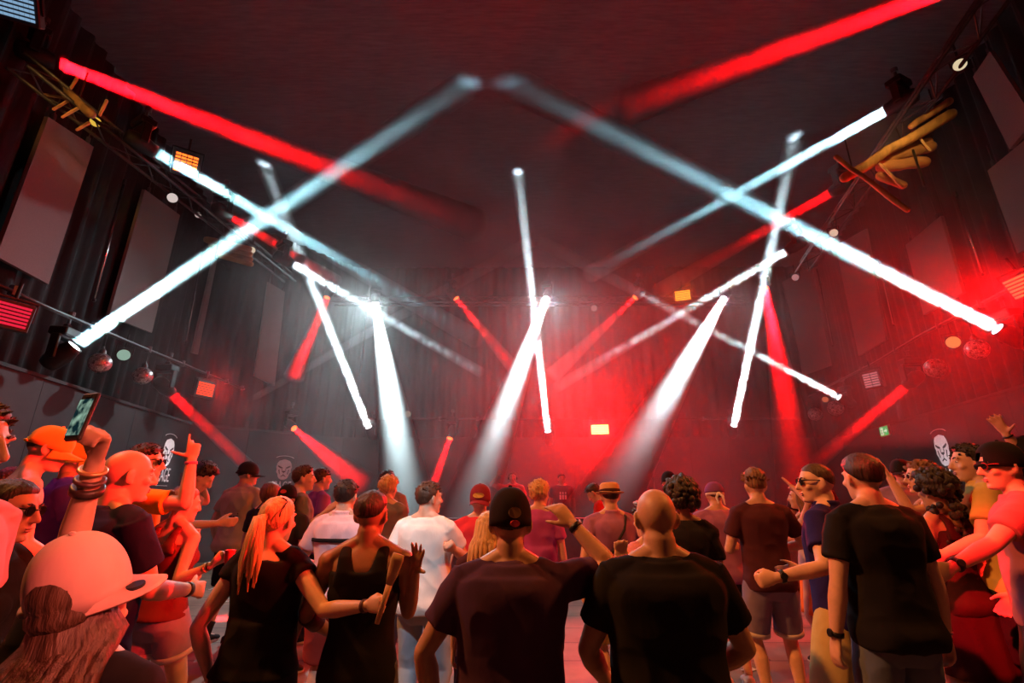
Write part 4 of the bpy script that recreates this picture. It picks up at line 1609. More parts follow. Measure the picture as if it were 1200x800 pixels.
            for i in range(n):
                a = rows * (n + 1) + i
                f_.append((a, a + 1, N_ + a + 1, N_ + a))
            bm_.add(P_, f_)
            bcol = opt.get('billcol', cc)
            br_ = obj('brim', place(bm_.mesh()), cloth(*bcol), cp, True)
            obj('button', place(MB().ell(CV(0, 0, hgt_ + .002), (.009, .009, .006)).mesh()), cmat, cp, True)
            if back:
                obj('strap', place(MB().tube([CV(.094 * math.cos(q), .114 * math.sin(q), -.022) for q in [1.5 * PI + (i / 8 - .5) * 1.25 for i in range(9)]], .0075, 8, False).mesh()), cmat, cp, True)
            if 'patch' in opt:
                for (u_, z_, rx_, rz_, pc, pn_) in opt['patch']:
                    q = R(u_)
                    cen = Vector((.0945 * math.cos(q), .1145 * math.sin(q), z_))
                    hz_ = max(.1, 1 - (max(0, z_) / hgt_) ** 2) ** .5
                    cen.x *= hz_ ** .8
                    cen.y *= hz_ ** .8
                    nm_ = Vector((math.cos(q), math.sin(q), z_ / hgt_ * .6)).normalized()
                    tx = Vector((-math.sin(q), math.cos(q), 0))
                    tz = nm_.cross(tx) * -1
                    tz = tx.cross(nm_) * -1
                    pm_ = MB()
                    pm_.loft([[CM @ (cen + nm_ * h_ + tx * (rx_ * math.cos(w)) + tz * (rz_ * math.sin(w)) - nm_ * ((rx_ * math.cos(w)) ** 2 * 4.5)) for w in [2 * PI * i / 20 for i in range(20)]] for h_ in (-.004, .0045)])
                    obj(pn_, place(pm_.mesh()), cloth(*pc), cp)
            if opt.get('spot'):
                q = gr[4][3] if opt['spot'] > 0 else gr[4][n - 3]
                obj('brim_sticker', place(MB().cyl(CV(q[0] * .45, q[1] + .0, q[2] + .004), CV(q[0] * .45, q[1], q[2] + .012), .021, .021, 20).mesh()), INK, cp)
            kids['cap'] = cp
        elif kind == 'hat':
            cp = obj('hat', place(MB().loft([[CV(w * math.cos(q), w * 1.2 * math.sin(q), z) for q in [2 * PI * i / 28 for i in range(28)]] for w, z in ((.088, -.01), (.090, .02), (.085, .075), (.07, .092), (.03, .088))]).mesh()), cmat, root, True)
            obj('brim', place(MB().loft([[CV(w * math.cos(q), w * 1.15 * math.sin(q), z + .012 * abs(math.cos(q))) for q in [2 * PI * i / 28 for i in range(28)]] for w, z in ((.085, .0), (.125, -.006), (.127, -.001), (.087, .006))]).mesh()), cmat, cp, True)
            obj('hat_band', place(MB().loft([[CV(w * math.cos(q), w * 1.2 * math.sin(q), z) for q in [2 * PI * i / 28 for i in range(28)]] for w, z in ((.090, .006), (.094, .008), (.093, .034), (.089, .036))]).mesh()), cloth(*opt.get('band', ('hatband', (.05, .02, .02)))), cp, True)
            kids['cap'] = cp
        elif kind == 'bandana':
            cp = obj('bandana', place(MB().loft([[CV(w * math.cos(q), w * 1.2 * math.sin(q), z) for q in [2 * PI * i / 28 for i in range(28)]] for w, z in ((.084, -.03), (.09, -.028), (.09, .0), (.084, .002))]).mesh()), cloth(*opt['band']), root, True)
            obj('knot_tail', place(MB().tube([CV(0, -.105, -.015), CV(.03, -.14, -.05), CV(.035, -.15, -.13)], [.014, .012, .006], 8).tube([CV(0, -.105, -.015), CV(-.03, -.13, -.06), CV(-.02, -.14, -.12)], [.014, .012, .006], 8).mesh()), cloth(*opt['band']), cp, True)
            obj('beanie', place(MB().loft([[CV(.094 * math.sin(ph) ** .8 * math.cos(q), .115 * math.sin(ph) ** .8 * math.sin(q), .105 * math.cos(ph)) for q in [2 * PI * i / 28 for i in range(28)]] for ph in (.05, .3, .6, .9, 1.2, 1.5, 1.62)]).mesh()), cmat, root, True)
    if glasses:
        gm_, where = cloth(*glasses[0]), glasses[1]
        zo, yo = (.012, 0) if where == 'eyes' else (.095, -.045)
        GV = lambda x, y, z: HEAD @ ((rotx(R(0 if where == 'eyes' else 40))) @ Vector((x, y + yo, z + zo)))
        fr = MB()
        for sd in (1, -1):
            fr.tube([GV(sd * (.033 + .024 * math.cos(q)), .099 - .006 * abs(math.cos(q)), .019 * math.sin(q)) for q in [2 * PI * i / 16 for i in range(17)]], .0028, 6, False)
            fr.tube([GV(sd * .057, .094, .008), GV(sd * .074, .075, .010), GV(sd * .082, .0, .006), GV(sd * .082, -.015, -.008)], .003, 6)
        fr.tube([GV(-.01, .102, .004), GV(.01, .102, .004)], .0028, 6)
        go = obj('glasses', place(fr.mesh()), gm_, root, True)
        ln = MB()
        for sd in (1, -1):
            l1_ = MB().loft([[GV(sd * (.033 + .022 * math.cos(q)), y_, .0175 * math.sin(q)) for q in [2 * PI * i / 16 for i in range(16)]] for y_ in (.097, .0995)])
            obj('lens', place(l1_.mesh()), LENSD, go)
    # ---- wrist things
    def wrist(arm, t, r_, w, m, nm, face_=None):
        a = ARMS[arm]
        p_ = a['E'].lerp(a['W'], t)
        d_ = (a['W'] - a['E']).normalized()
        rw = r_
        o_ = obj(nm, place(MB().lathe(p_ - d_ * w, d_, [(0, rw - .003), (0.0015, rw + .003), (2 * w - .0015, rw + .003), (2 * w, rw - .003)], 20).mesh()), m, root, True)
        if face_:
            n_ = -a['n'].normalized()
            n_ = (n_ - d_ * n_.dot(d_)).normalized()
            obj('dial', place(MB().lathe(p_ + n_ * (rw - .002), n_, [(0, .019), (.008, .019), (.010, .016)], 18).mesh()), face_, o_)
        return o_
    W2 = lambda v: root_matrix @ (v * k)
    root_matrix = tr(*base) @ Rz
    info = dict(root=root, arms=ARMS, k=k, world=lambda v: root_matrix @ (Vector(v) * k), HEAD=HEAD, U=U, HV=HV, place=place, kids=kids, wrist=wrist, legs=LEGS, ring=ring, M=root_matrix)
    if extras:
        extras(info)
    return info


def loft_tube(s, pts, rad, n=30):
    return s.tube(pts, rad, n, False)


MB.loft_tube = loft_tube
# ================================================================== who stands where
c_black = ('black', (.012, .011, .013))
c_navy = ('navy', (.014, .014, .06))
c_maroon = ('maroon', (.07, .025, .035))
c_grey = ('grey', (.30, .28, .27))
c_white = ('white', (.72, .70, .68))
c_pink = ('pink', (.62, .24, .30))
c_yellow = ('yellow', (.75, .45, .06))
c_jean = ('denim', (.10, .13, .22))
c_ljean = ('light_denim', (.30, .40, .50))
c_dark = ('charcoal', (.03, .028, .032))
c_purple = ('purple', (.28, .10, .30))
c_khaki = ('khaki', (.50, .40, .16))
sh_blk = ((.02, .02, .022), 'low')
sh_wht = ((.55, .53, .5), 'low')

# -------- front row, from the left
def x_cap(i):
    w = i['world']
    a = i['arms']['l']
    i['wrist']('l', .80, .036, .006, mat('bead_dark', (.08, .03, .03), .4), 'bracelet')
    i['wrist']('l', .90, .034, .005, mat('bead_gold', (.6, .35, .15), .35, .6), 'bracelet')
    i['wrist']('l', .70, .039, .012, mat('bead_brown', (.03, .015, .012), .4), 'bracelet')
WOM = person(88, 648, 1.14, 'woman in a pale pink snapback cap holding a phone up, lower left corner', -6, 'f', hpitch=-16, hyaw=-8, side=0, lean=-5, armk=1.2,
       lh=('p', 121, 508, 1.2), lel=(-.35, .3, -.9), lpose='grip', lpalm=('w', -.25, -.95, 0), hair=('long', 'brown', .42), tone='tan',
       cap=('cap', ('cap_pink', (.50, .31, .27)), dict(flat=.2, spot=-1, h=.14, bill=.085, tip=0, yaw=-58)), top=('tee', c_black), bottom=('jeans', c_jean), extras=x_cap, vox=.005)
person(-26, 472, 1.45, 'person in a pink tee at the left edge, face in profile', -84, 'm', hpitch=4, hair=('short', 'brown'), tone='fair', top=('tee', c_pink), bottom=('jeans', c_dark), faceon=True,
       rh=(.25, .25, .95))
person(22, 563, 1.95, 'dark haired woman with glasses and a bun beside the left edge', -78, 'f', hpitch=6, hair=('bun', 'black'), tone='tan', top=('tee', c_black), bottom=('jeans', c_dark), glasses=(('frame_black', (.02, .02, .02)), 'eyes'), faceon=True)
person(18, 549, 3.9, 'pink shirted woman dancing with one hand up at the far left', -60, 'f', hair=('long', 'brown', .2), tone='fair', top=('tee', ('hot_pink', (.75, .12, .28))), bottom=('jeans', c_dark), rh=('p', 34, 552, 3.6), rpose='open')
person(70, 503, 3.35, 'shirtless man in a yellow cap with his back turned', -38, 'm', lean=10, hyaw=-14, hpitch=4, hair=('crop', 'brown'), tone='fair', bottom=('shorts', c_dark), cap=('cap', c_yellow, dict(flat=.6, h=.105, gap=True)), rh=(.16, .36, .95), lh=(-.16, .36, 1.0))
person(95, 517, 3.9, 'man in a yellow cap and purple shirt hidden behind the shirtless man', -45, 'm', hyaw=-10, hair=('crop', 'brown'), tone='tan', top=('tee', ('violet', (.10, .03, .25))), bottom=('jeans', c_dark), cap=('cap', c_yellow, dict(flat=.6, h=.105)), rh=(.2, .4, 1.05))
def x_bald(i):
    w = i['wrist']
    w('r', .93, .031, .012, mat('bead_brown', (.03, .015, .012), .4), 'bracelet')
    p = i['place']
    a = i['arms']['r']
person(156, 527, 2.4, 'bald man in a navy tee reaching to the waist of the woman beside him', -24, 'm', hyaw=-16, hpitch=2, fat=1.06, neckfat=1.12, hair=None, tone='fair', top=('tee', c_navy), bottom=('jeans', c_jean),
       rh=('p', 236, 690, 2.75), rel=(.3, -.3, -1), rpalm=('w', -.2, .9, -.2), rpose='relax', faceon=True, extras=x_bald)
person(173, 521, 3.5, 'man in an orange tee and glasses pointing up beside the lion sign', -42, 'm', hyaw=-34, hair=('short', 'black'), tone='fair', top=('tee', ('orange', (.85, .36, .02)), dict(loose=.03, flare=.03)), bottom=('jeans', c_dark),
       rh=('p', 227, 522, 3.35), rel=(.3, .2, -1), rpose='gun', rpalm=('w', -.5, .8, 0), lh=(-.2, .4, 1.2), glasses=(('frame_black', (.02, .02, .02)), 'eyes'), extras=lambda i: i['wrist']('r', .92, .031, .009, mat('band_pink', (.5, .1, .3), .5), 'wristband'))
RHW = person(221, 571, 3.45, 'red haired woman in a maroon tank top and denim shorts holding a cup', -12, 'f', hyaw=-22, hpitch=6, hair=('bun', 'red'), tone='fair', top=('tank', ('wine', (.13, .02, .02)), dict(hem=.93)), bottom=('shorts', ('violet_denim', (.26, .22, .34)), dict(leg=.26, loose=.012, hemcol=('frayed', (.55, .5, .5)))),
       rh=('p', 263, 655, 3.3), rel=(.4, -.3, -1), rpose='grip', rpalm=('w', -.9, .2, .1), lh=(-.10, .32, 1.12), feet=[(.09, .10, 5), (-.08, -.14, -10)], shoes=sh_wht,
       extras=lambda i: (i['wrist']('r', .9, .026, .008, mat('bead_dark', (.08, .03, .03), .4), 'bracelet'), i['wrist']('r', .8, .028, .005, mat('bead_gold', (.6, .35, .15), .35, .6), 'bracelet')))
person(249, 546, 5.0, 'young man in a grey tee bending over beside the lion sign', -62, 'm', lean=16, hpitch=22, hair=('messy', 'black'), tone='fair', top=('tee', c_grey), bottom=('jeans', c_black), rh=('p', 268, 612, 4.7), lh=('p', 236, 563, 5.1), lel=(-.4, .6, .3))
def x_print(i):
    pm = MB()
    rr = random.Random(3)
    for r in range(7):
        z = 1.36 - r * .027
        x = -.075
        while x < .07:
            w = rr.uniform(.012, .034)
            p = i['U'](x + w / 2, -.142, z)
            pm.box(p, (w, .006, .010))
            x += w + .008
    obj('back_print', i['place'](pm.mesh()), INK, i['kids']['top'])
person(292, 543, 6.2, 'man in a dark cap and grey tee with a printed back and black shorts', -14, 'm', hyaw=-40, fat=1.06, hair=('crop', 'black'), tone='fair', top=('tee', ('warm_grey', (.42, .37, .26)), dict(loose=.028, flare=.03)), bottom=('shorts', c_black, dict(loose=.02, leg=.44)), cap=('cap', c_dark, dict(flat=.3)), shoes=((.02, .02, .024), 'sock'), extras=x_print,
       feet=[(.13, .02, 20), (-.12, -.05, -5)], rh=(.3, .3, 1.05))
BLO = person(328, 583, 2.5, 'blonde woman with a ponytail in a black top raising a wooden paddle', -4, 'f', fat=1.12, hyaw=-8, hair=('pony', 'blond', .26), tone='fair', top=('tee', c_black, dict(slv=.24, neck=1.47, hem=.95, loose=.010)), bottom=('skirt', ('dark_skirt', (.035, .02, .03)), dict(z0=.42, flare=.07)),
       armk=1.12, rh=('p', 446, 708, 2.2), rel=(.6, -.4, -.9), rpose='fist', rpalm=('w', -.2, .9, -.2), glasses=(('frame_black', (.02, .02, .02)), 'up'), extras=lambda i: i['wrist']('r', .95, .027, .009, mat('bead_dark', (.08, .03, .03), .4), 'bracelet'))
person(318, 567, 5.6, 'woman with a light brown bob deep in the crowd left of the blonde woman', -5, 'f', hair=('bob', 'light'), tone='fair', top=('tee', c_dark), bottom=('jeans', c_dark))
person(338, 570, 5.0, 'person in a black cap with a red patch above the blonde woman', 0, 'm', hair=('crop', 'black'), tone='fair', top=('tee', c_dark), bottom=('jeans', c_dark), cap=('cap', c_black, dict(gap=False, patch=[(270, .03, .03, .02, ('patch_red', (.6, .05, .05)), 'patch')])))
person(357, 546, 5.3, 'man in a grey tee in side view reaching forward past a purple shirt', -58, 'm', hyaw=-14, hair=('short', 'brown'), tone='fair', top=('tee', ('mid_grey', (.17, .16, .155))), bottom=('jeans', c_dark), rh=('p', 391, 592, 5.1), rel=(.2, -.3, -1), faceon=True)
person(378, 549, 6.3, 'man in a purple checked shirt behind the reaching grey tee man', -50, 'm', hair=('short', 'brown'), tone='fair', top=('tee', c_purple), bottom=('jeans', c_dark))
def x_polo(i):
    U, R_ = i['U'], i['ring']
    M = []
    t = MB()
    t.loft([R_(1.335, .178, .118, -.004, 48, 2.4, 0.039), R_(1.338, .178, .118, -.004, 48, 2.4, 0.043), R_(1.358, .178, .118, -.004, 48, 2.4, 0.043), R_(1.361, .178, .118, -.004, 48, 2.4, 0.039)])
    obj('chest_stripe', i['place'](t.mesh()), cloth(*c_black), i['kids']['top'], True)
    for s, z, h, xs in (('SUMMER', 1.395, .02, 1.0), ('CREW', 1.30, .014, 1.0)):
        pass
    me = text_mesh('BE', .075, 1.0, .003)
    sd, hip, K_, ank, t_ = i['legs'][0]
    c = hip.lerp(K_, .80)
    for v in me.vertices:
        v.co += Vector((c.x + .0, c.y - .122, c.z))
    obj('lettering', i['place'](me), WHITE, i['kids']['bottom'])
person(407, 563, 3.85, 'man in a pink and white polo shirt with red patterned shorts', -8, 'm', hair=('short', 'black'), tone='fair', top=('tee', ('pink_lit_white', (.74, .50, .56)), dict(collar=True, loose=.024, flare=.02)), bottom=('shorts', ('red_pattern', (.34, .05, .04)), dict(loose=.02, leg=.47)),  # white cloth with the pink stage light put into its colour
       rh=(.22, .30, 1.12), lh=(-.2, .28, 1.1), extras=x_polo, shoes=sh_wht)
def x_tat(i):
    i['wrist']('l', .25, .046, .05, mat('tattoo', (.05, .035, .04), .6, 0, .6, 0, 40), 'tattoo_sleeve')
person(437, 577, 2.5, 'dark haired man in a black tank top with one open hand raised', 4, 'm', hyaw=-12, hair=('fade', 'black'), tone='brown', top=('tank', c_black), bottom=('jeans', ('grey_denim', (.10, .10, .11))),
       rh=('p', 489, 652, 2.45), rel=(1, -.2, -.7), rpose='open', rpalm=('w', -.5, -.8, 0), lh=(-.20, .34, 1.0), lel=(-.8, -.5, -.6), lpose='fist', extras=x_tat)
person(456, 558, 5.2, 'person with a short blond crop in a grey tee left of the white tee man', -8, 'f', hyaw=-8, hair=('pixie', 'blond'), tone='fair', top=('tee', ('mid_grey', (.17, .16, .155))), bottom=('jeans', c_dark))
person(454, 551, 6.6, 'dark haired person behind the blond crop beside the white beam', 0, 'm', hair=('short', 'black'), tone='fair', top=('tee', c_grey), bottom=('jeans', c_dark))
person(503, 565, 3.75, 'dark haired man in a white tee and light blue jeans looking right', -16, 'm', hyaw=-34, hair=('short', 'brown'), tone='fair', top=('tee', c_white, dict(loose=.024, flare=.024)), bottom=('jeans', c_ljean),
       rh=('p', 527, 640, 3.55), rel=(.5, -.3, -1), rpose='fist', lh=(-.2, .3, 1.1), shoes=sh_wht, faceon=True)
person(563, 570, 4.2, 'person in a red tee and a maroon cap turned backwards', 6, 'm', hair=('crop', 'brown'), tone='fair', top=('tee', ('red', (.55, .03, .035))), bottom=('jeans', c_dark), cap=('cap', ('cap_maroon', (.22, .03, .05)), dict(yaw=165, gap=False, flat=.5, patch=[(95, .028, .05, .022, ('gold_patch', (.6, .38, .08)), 'front_badge')])))
person(573, 601, 3.1, 'woman with long blond hair half hidden behind the man in the dark cap', 4, 'f', hair=('long', 'blond', .3), tone='fair', top=('tee', c_maroon), bottom=('jeans', c_dark))
def x_ctr(i):
    i['wrist']('r', .95, .029, .012, BLACK, 'watch')
person(598, 580, 1.98, 'broad man in a dark cap and maroon tee raising his right arm, front centre', 0, 'm', fat=1.16, hair=('crop', 'black'), tone='tan', top=('tee', ('plum', (.068, .032, .075)), dict(loose=.022)), bottom=('jeans', c_dark),
       cap=('cap', ('cap_black', (.018, .012, .014)), dict(gap=False, h=.125, tip=0, patch=[(270 + 12, .022, .026, .022, ('badge_tan', (.22, .13, .07)), 'badge'), (270 + 12, -.032 + .012, .02, .013, ('badge_red', (.65, .07, .1)), 'badge')])),
       rh=('p', 657, 598, 2.15), rel=(1, .1, -.35), rpose='relax', rpalm=('w', -.3, .8, -.3), lh=(-.29, .12, .88), lel=(-.8, -.5, 0), extras=x_ctr)
person(632, 564, 4.7, 'blond person in a purple tee behind the dark cap', -12, 'f', hyaw=-20, hair=('messy', 'blond'), tone='fair', top=('tee', ('magenta', (.36, .07, .30))), bottom=('jeans', c_dark))
def x_phones(i):
    HV = i['HV']
    h = MB().tube([HV(.094 * math.cos(q), -.01, .02 + .118 * math.sin(q)) for q in [PI * j / 14 for j in range(15)]], .010, 8)
    o = obj('headphones', i['place'](h.mesh()), GREYM, i['root'], True)
    for sd in (1, -1):
        obj('ear_cup', i['place'](MB().cyl(HV(sd * .078, -.005, .0), HV(sd * .108, -.005, .0), .040, .034, 18).mesh()), BLACK, o, True)
person(601, 553, 11.0, 'disc jockey with headphones behind the stage barrier', 176, 'm', hair=('short', 'brown'), tone='fair', top=('tee', ('red', (.55, .03, .035))), bottom=('jeans', c_dark), lift=.28, rh=(.3, .25, 1.75), rpose='open', extras=x_phones, faceon=True)
def x_star(i):
    me = text_mesh('FUN', .10, .8, .004)
    for v in me.vertices:
        v.co = Vector((-v.co.x, .152, v.co.z + 1.30))
    pm = MB()
    for x in (-.06, 0, .06):
        pm.box(i['U'](x, .148, 1.27), (.04, .012, .10)).box(i['U'](x, .148, 1.36), (.03, .012, .05))
    obj('chest_print', i['place'](pm.mesh()), WHITE, i['kids']['top'])
person(658, 555, 11.3, 'performer in a dark tee with a white print behind the stage barrier', 182, 'm', hair=('short', 'black'), tone='tan', top=('tee', c_maroon), bottom=('jeans', c_dark), lift=.28, extras=x_star, faceon=True)
person(690, 569, 7.0, 'red-lit man in pale shorts bowing his head left of the fedora man', 62, 'm', lean=14, hpitch=26, hair=('short', 'brown'), tone='fair', top=('tee', ('red', (.55, .03, .035))), bottom=('shorts', ('pale_pink', (.68, .5, .5)), dict(loose=.02)), rh=(.15, .35, 1.1), lh=(-.2, .4, 1.2), feet=[(.1, .2, 5), (-.1, -.22, -5)], shoes=((.3, .28, .27), 'sock'))
def x_strap(i):
    U = i['U']
    obj('bag_strap', i['place'](MB().tube([U(-.14, -.125, 1.08), U(-.03, -.150, 1.25), U(.07, -.145, 1.40), U(.105, -.09, 1.50), U(.105, .0, 1.53)], .011, 8).mesh()), cloth(*c_dark), i['kids']['top'], True)
person(714, 566, 4.3, 'man in a straw fedora and purple polo with khaki shorts', 4, 'm', hair=('crop', 'brown'), tone='fair', top=('tee', ('mauve', (.34, .14, .30)), dict(collar=True)), bottom=('shorts', c_khaki, dict(loose=.015)), cap=('hat', ('straw', (.55, .33, .17))),
       lh=(-.27, .05, .83), rh=(.18, .32, 1.15), extras=x_strap)
person(757, 588, 3.05, 'person in a pink tee clapping, hidden behind the bald man', 20, 'f', hair=('short', 'brown'), tone='fair', top=('tee', c_pink), bottom=('jeans', c_dark), lh=('p', 727, 645, 2.85), lpose='open', lel=(-.6, 0, -1), rh=('p', 733, 652, 2.85), rpose='open', extras=lambda i: i['wrist']('l', .92, .026, .010, BLACK, 'watch'))
person(766, 572, 1.92, 'bald broad man in a black tee seen from behind, front centre right', 0, 'm', fat=1.18, neckfat=1.12, hair=None, tone='tan', top=('tee', c_black, dict(loose=.022)), bottom=('jeans', c_dark), lh=(-.17, .30, .96), lel=(-.9, -.6, -.2), rh=(.17, .30, 1.0), rel=(.9, -.6, -.2), lpose='grip', rpose='grip')
person(797, 566, 3.5, 'person with a big black curly mop of hair in a black tee', -14, 'f', hair=('curly', 'black'), tone='brown', top=('tee', c_black), bottom=('jeans', c_dark))
person(783, 554, 7.2, 'person in a dark cap deep in the red haze by the stage', 10, 'm', hair=('crop', 'black'), tone='fair', top=('tee', c_maroon), bottom=('jeans', c_dark), cap=('cap', c_dark, {}), rh=(.35, .35, 1.4), lh=(-.35, .35, 1.4))
person(836, 566, 4.9, 'man in a violet beanie with a white bandana and a purple tee', -4, 'm', hair=('crop', 'brown'), tone='fair', top=('tee', ('mauve', (.34, .14, .30))), bottom=('shorts', c_dark), cap=('bandana', ('violet_cap', (.2, .07, .25)), dict(band=('band_white', (.7, .66, .66)))), rh=(.42, .3, 1.5), lh=(-.28, .25, 1.1), shoes=sh_wht)
person(883, 553, 4.3, 'tall man in a dark maroon tee and denim shorts with white hems', -4, 'm', hyaw=-4, hair=('tall', 'light'), tone='fair', top=('tee', ('dark_maroon', (.07, .02, .03))), bottom=('shorts', ('blue_denim', (.20, .18, .34)), dict(leg=.44, loose=.008, hemcol=('hem_white', (.62, .58, .6)))),
       rh=(.16, .34, 1.12), rel=(.9, -.4, -.5), lh=(-.14, .34, 1.16), feet=[(.13, .03, 8), (-.13, .0, -8)], rpose='grip', shoes=sh_wht)
person(935, 570, 5.4, 'pale lit woman in an orange skirt with one arm raised', 60, 'f', hair=('long', 'light', .25), tone='fair', top=('tank', ('pale_top', (.6, .45, .42))), bottom=('skirt', ('orange_skirt', (.8, .2, .04)), dict(z0=.5)), lh=('p', 922, 564, 5.3), lpose='open', rh=(.2, .35, 1.2), faceon=True)
person(947, 546, 6.8, 'dark haired person facing the camera far behind the sunglasses man', 170, 'm', hair=('short', 'black'), tone='fair', top=('tee', c_maroon), bottom=('jeans', c_dark), faceon=True)
person(953, 543, 3.2, 'man in sunglasses and a navy polo with khaki shorts in side view', 42, 'm', hyaw=34, hpitch=2, hair=('crop', 'brown'), tone='fair', top=('tee', ('royal', (.018, .012, .10)), dict(collar=True)), bottom=('shorts', c_khaki, dict(loose=.018, leg=.46)), glasses=(('frame_black', (.02, .02, .02)), 'eyes'), faceon=True,
       lh=('p', 893, 680, 2.95), lel=(-.2, -.8, -.8), lpose='grip', rh=(.2, .35, 1.1), extras=lambda i: i['wrist']('l', .9, .032, .012, BLACK, 'watch', BLACK))
person(1006, 534, 2.75, 'broad man in a black tee and jeans seen from behind, front right', 2, 'm', fat=1.06, hair=('side', 'black'), tone='fair', top=('tee', c_black, dict(loose=.02)), bottom=('jeans', c_jean), lh=(-.30, .05, .80), rh=(.30, .06, .80), extras=lambda i: (i['wrist']('l', .93, .031, .012, BLACK, 'watch', BLACK), i['wrist']('r', .93, .030, .005, CHROME, 'bracelet')))
person(1077, 541, 4.0, 'woman in white sunglasses pointing left beside the lion sign', 66, 'f', hyaw=6, hair=('pixie', 'light'), tone='fair', top=('tank', ('print_top', (.5, .32, .3))), bottom=('jeans', c_dark), glasses=(('frame_white', (.7, .68, .68)), 'eyes'), lh=('p', 1034, 545, 3.85), lel=(-.4, .3, -.8), lpose='point', faceon=True)
person(1091, 556, 3.6, 'woman with long dark curly hair in a dark red dress', 12, 'f', hair=('curly', 'black', .42), tone='tan', top=('tank', ('deep_wine', (.04, .008, .010))), bottom=('skirt', ('deep_wine', (.04, .008, .010)), dict(z0=.5)))
person(1053, 540, 5.9, 'man in a lilac tee and cap standing beneath the exit sign', 150, 'm', hair=('crop', 'black'), tone='fair', top=('tee', ('lilac', (.42, .26, .38))), bottom=('jeans', c_dark), cap=('cap', c_dark, {}), faceon=True)
YEL = person(1133, 521, 3.6, 'man in a yellow polo and dark shorts looking left', 50, 'm', hyaw=18, hair=('short', 'black'), tone='fair', top=('tee', ('mustard', (.62, .43, .13)), dict(collar=True, loose=.024, flare=.02)), bottom=('shorts', c_black, dict(loose=.02)), lh=('p', 1092, 655, 3.35), lpose='grip', lel=(-.2, -.6, -1), rh=(.25, .2, .9), faceon=True)
person(1167, 522, 2.95, 'man in sunglasses and a black cap turned backwards, red-lit pink tee', 48, 'm', hyaw=26, hpitch=3, hair=('crop', 'black'), tone='fair', top=('tee', ('dusty_pink', (.40, .12, .15)), dict(loose=.02)), bottom=('jeans', ('ink_denim', (.035, .03, .06))), cap=('cap', c_black, dict(yaw=180, flat=.8, gap=True)), glasses=(('frame_red', (.45, .04, .05)), 'eyes'),
       lh=('p', 1096, 676, 2.75), lel=(-.1, -.8, -.8), lpose='grip', rh=(.30, .15, .9), faceon=True, extras=lambda i: i['wrist']('l', .88, .033, .012, BLACK, 'watch', BLACK))
person(1181, 533, 4.0, 'person with one hand raised high behind the red-lit sunglasses man', 8, 'm', hair=('short', 'brown'), tone='fair', top=('tee', ('coral', (.6, .12, .1))), bottom=('jeans', c_dark), rh=('p', 1163, 484, 3.9), rel=(.8, -.2, -.6), rpose='open', rpalm=('w', -.8, -.3, 0), extras=lambda i: i['wrist']('r', .93, .031, .006, BLACK, 'bracelet'))
person(1206, 513, 3.9, 'bearded man in a black cap at the right edge', 74, 'm', hair=('short', 'black'), tone='fair', top=('tee', c_dark), bottom=('jeans', c_dark), cap=('cap', c_black, dict(yaw=180)), faceon=True,
       extras=lambda i: obj('beard', i['place'](MB().loft([[i['HV'](w * math.cos(q), oy + d * math.sin(q), z) for q in [PI * .0 + PI * j / 12 for j in range(13)]] + [i['HV'](w * .8 * math.cos(q), oy + d * .8 * math.sin(q), z) for q in [PI - PI * j / 12 for j in range(13)]] for z, w, d, oy in ((-.03, .069, .079, .010), (-.06, .063, .073, .018), (-.09, .052, .063, .028), (-.125, .03, .04, .045))]).mesh()), HAIRC['black'], i['root'], True))

# ------------------------------------------------------------------ things held
def phone():
    ar = WOM['arms']['l']
    p = WOM['world'](ar['T']) + Vector((-.022, -.045, .035))
    e = empty('smartphone', p, R(-22))
    tag(e, 'black smartphone with a lit screen held up at the left', 'phone')
    m = rotx(R(-8))
    obj('case', MB().box((0, 0, 0), (.058, .010, .118), m, .004), DARKP, e)
    sm = bpy.data.materials.new('phone_screen')
    sm.use_nodes = True
    nt = sm.node_tree
    nt.nodes.clear()
    o = nt.nodes.new('ShaderNodeOutputMaterial')
    em = nt.nodes.new('ShaderNodeEmission')
    tc = nt.nodes.new('ShaderNodeTexCoord')
    n = nt.nodes.new('ShaderNodeTexNoise')
    n.inputs['Scale'].default_value = 38
    cr = nt.nodes.new('ShaderNodeValToRGB')
    cr.color_ramp.elements[0].position = .42
    cr.color_ramp.elements[0].color = (.005, .02, .025, 1)
    cr.color_ramp.elements[1].position = .68
    cr.color_ramp.elements[1].color = (.35, .55, .42, 1)
    nt.links.new(tc.outputs['Object'], n.inputs['Vector'])
    nt.links.new(n.outputs[0], cr.inputs[0])
    nt.links.new(cr.outputs[0], em.inputs[0])
    em.inputs[1].default_value = .9
    nt.links.new(em.outputs[0], o.inputs[0])
    obj('screen', MB().box((0, -.0055, -.002), (.052, .002, .088), m), sm, e)
    obj('home_button', MB().box((0, -.0056, .050), (.02, .002, .006), m), GREYM, e)
phone()


def cup(p, col, name, label, h=.11, r=.04, tilt=None):
    e = empty('plastic_cup', p)
    if tilt:
        e.rotation_euler = tilt
    tag(e, label, 'cup')
    obj('cup_wall', MB().lathe((0, 0, 0), (0, 0, 1), [(0, r * .7), (h * .97, r), (h, r * 1.07), (h * 1.01, r * .95), (h * .1, r * .62)], 20), mat('cup_' + name, col, .35, 0, .05), e, True)
    obj('drink', MB().cyl((0, 0, h * .7), (0, 0, h * .74), r * .84, r * .85, 18), mat('drink', (.3, .15, .05), .2), e)
    return e
HT = lambda p, q: p['world'](p['arms'][q]['T'])
cup(HT(RHW, 'r') + Vector((.035, -.01, -.03)), (.7, .03, .05), 'red', 'red plastic cup held by the red haired woman', .085, .031)
cup(HT(YEL, 'l') + Vector((-.045, -.01, -.04)), (.45, .45, .5), 'clear', 'pale plastic cup held by the yellow polo man')
c_ = at_z(541, 790, 0.004)
cup(c_, (.7, .68, .68), 'white', 'white plastic tub standing on the floor beside the front centre man', .14, .09)


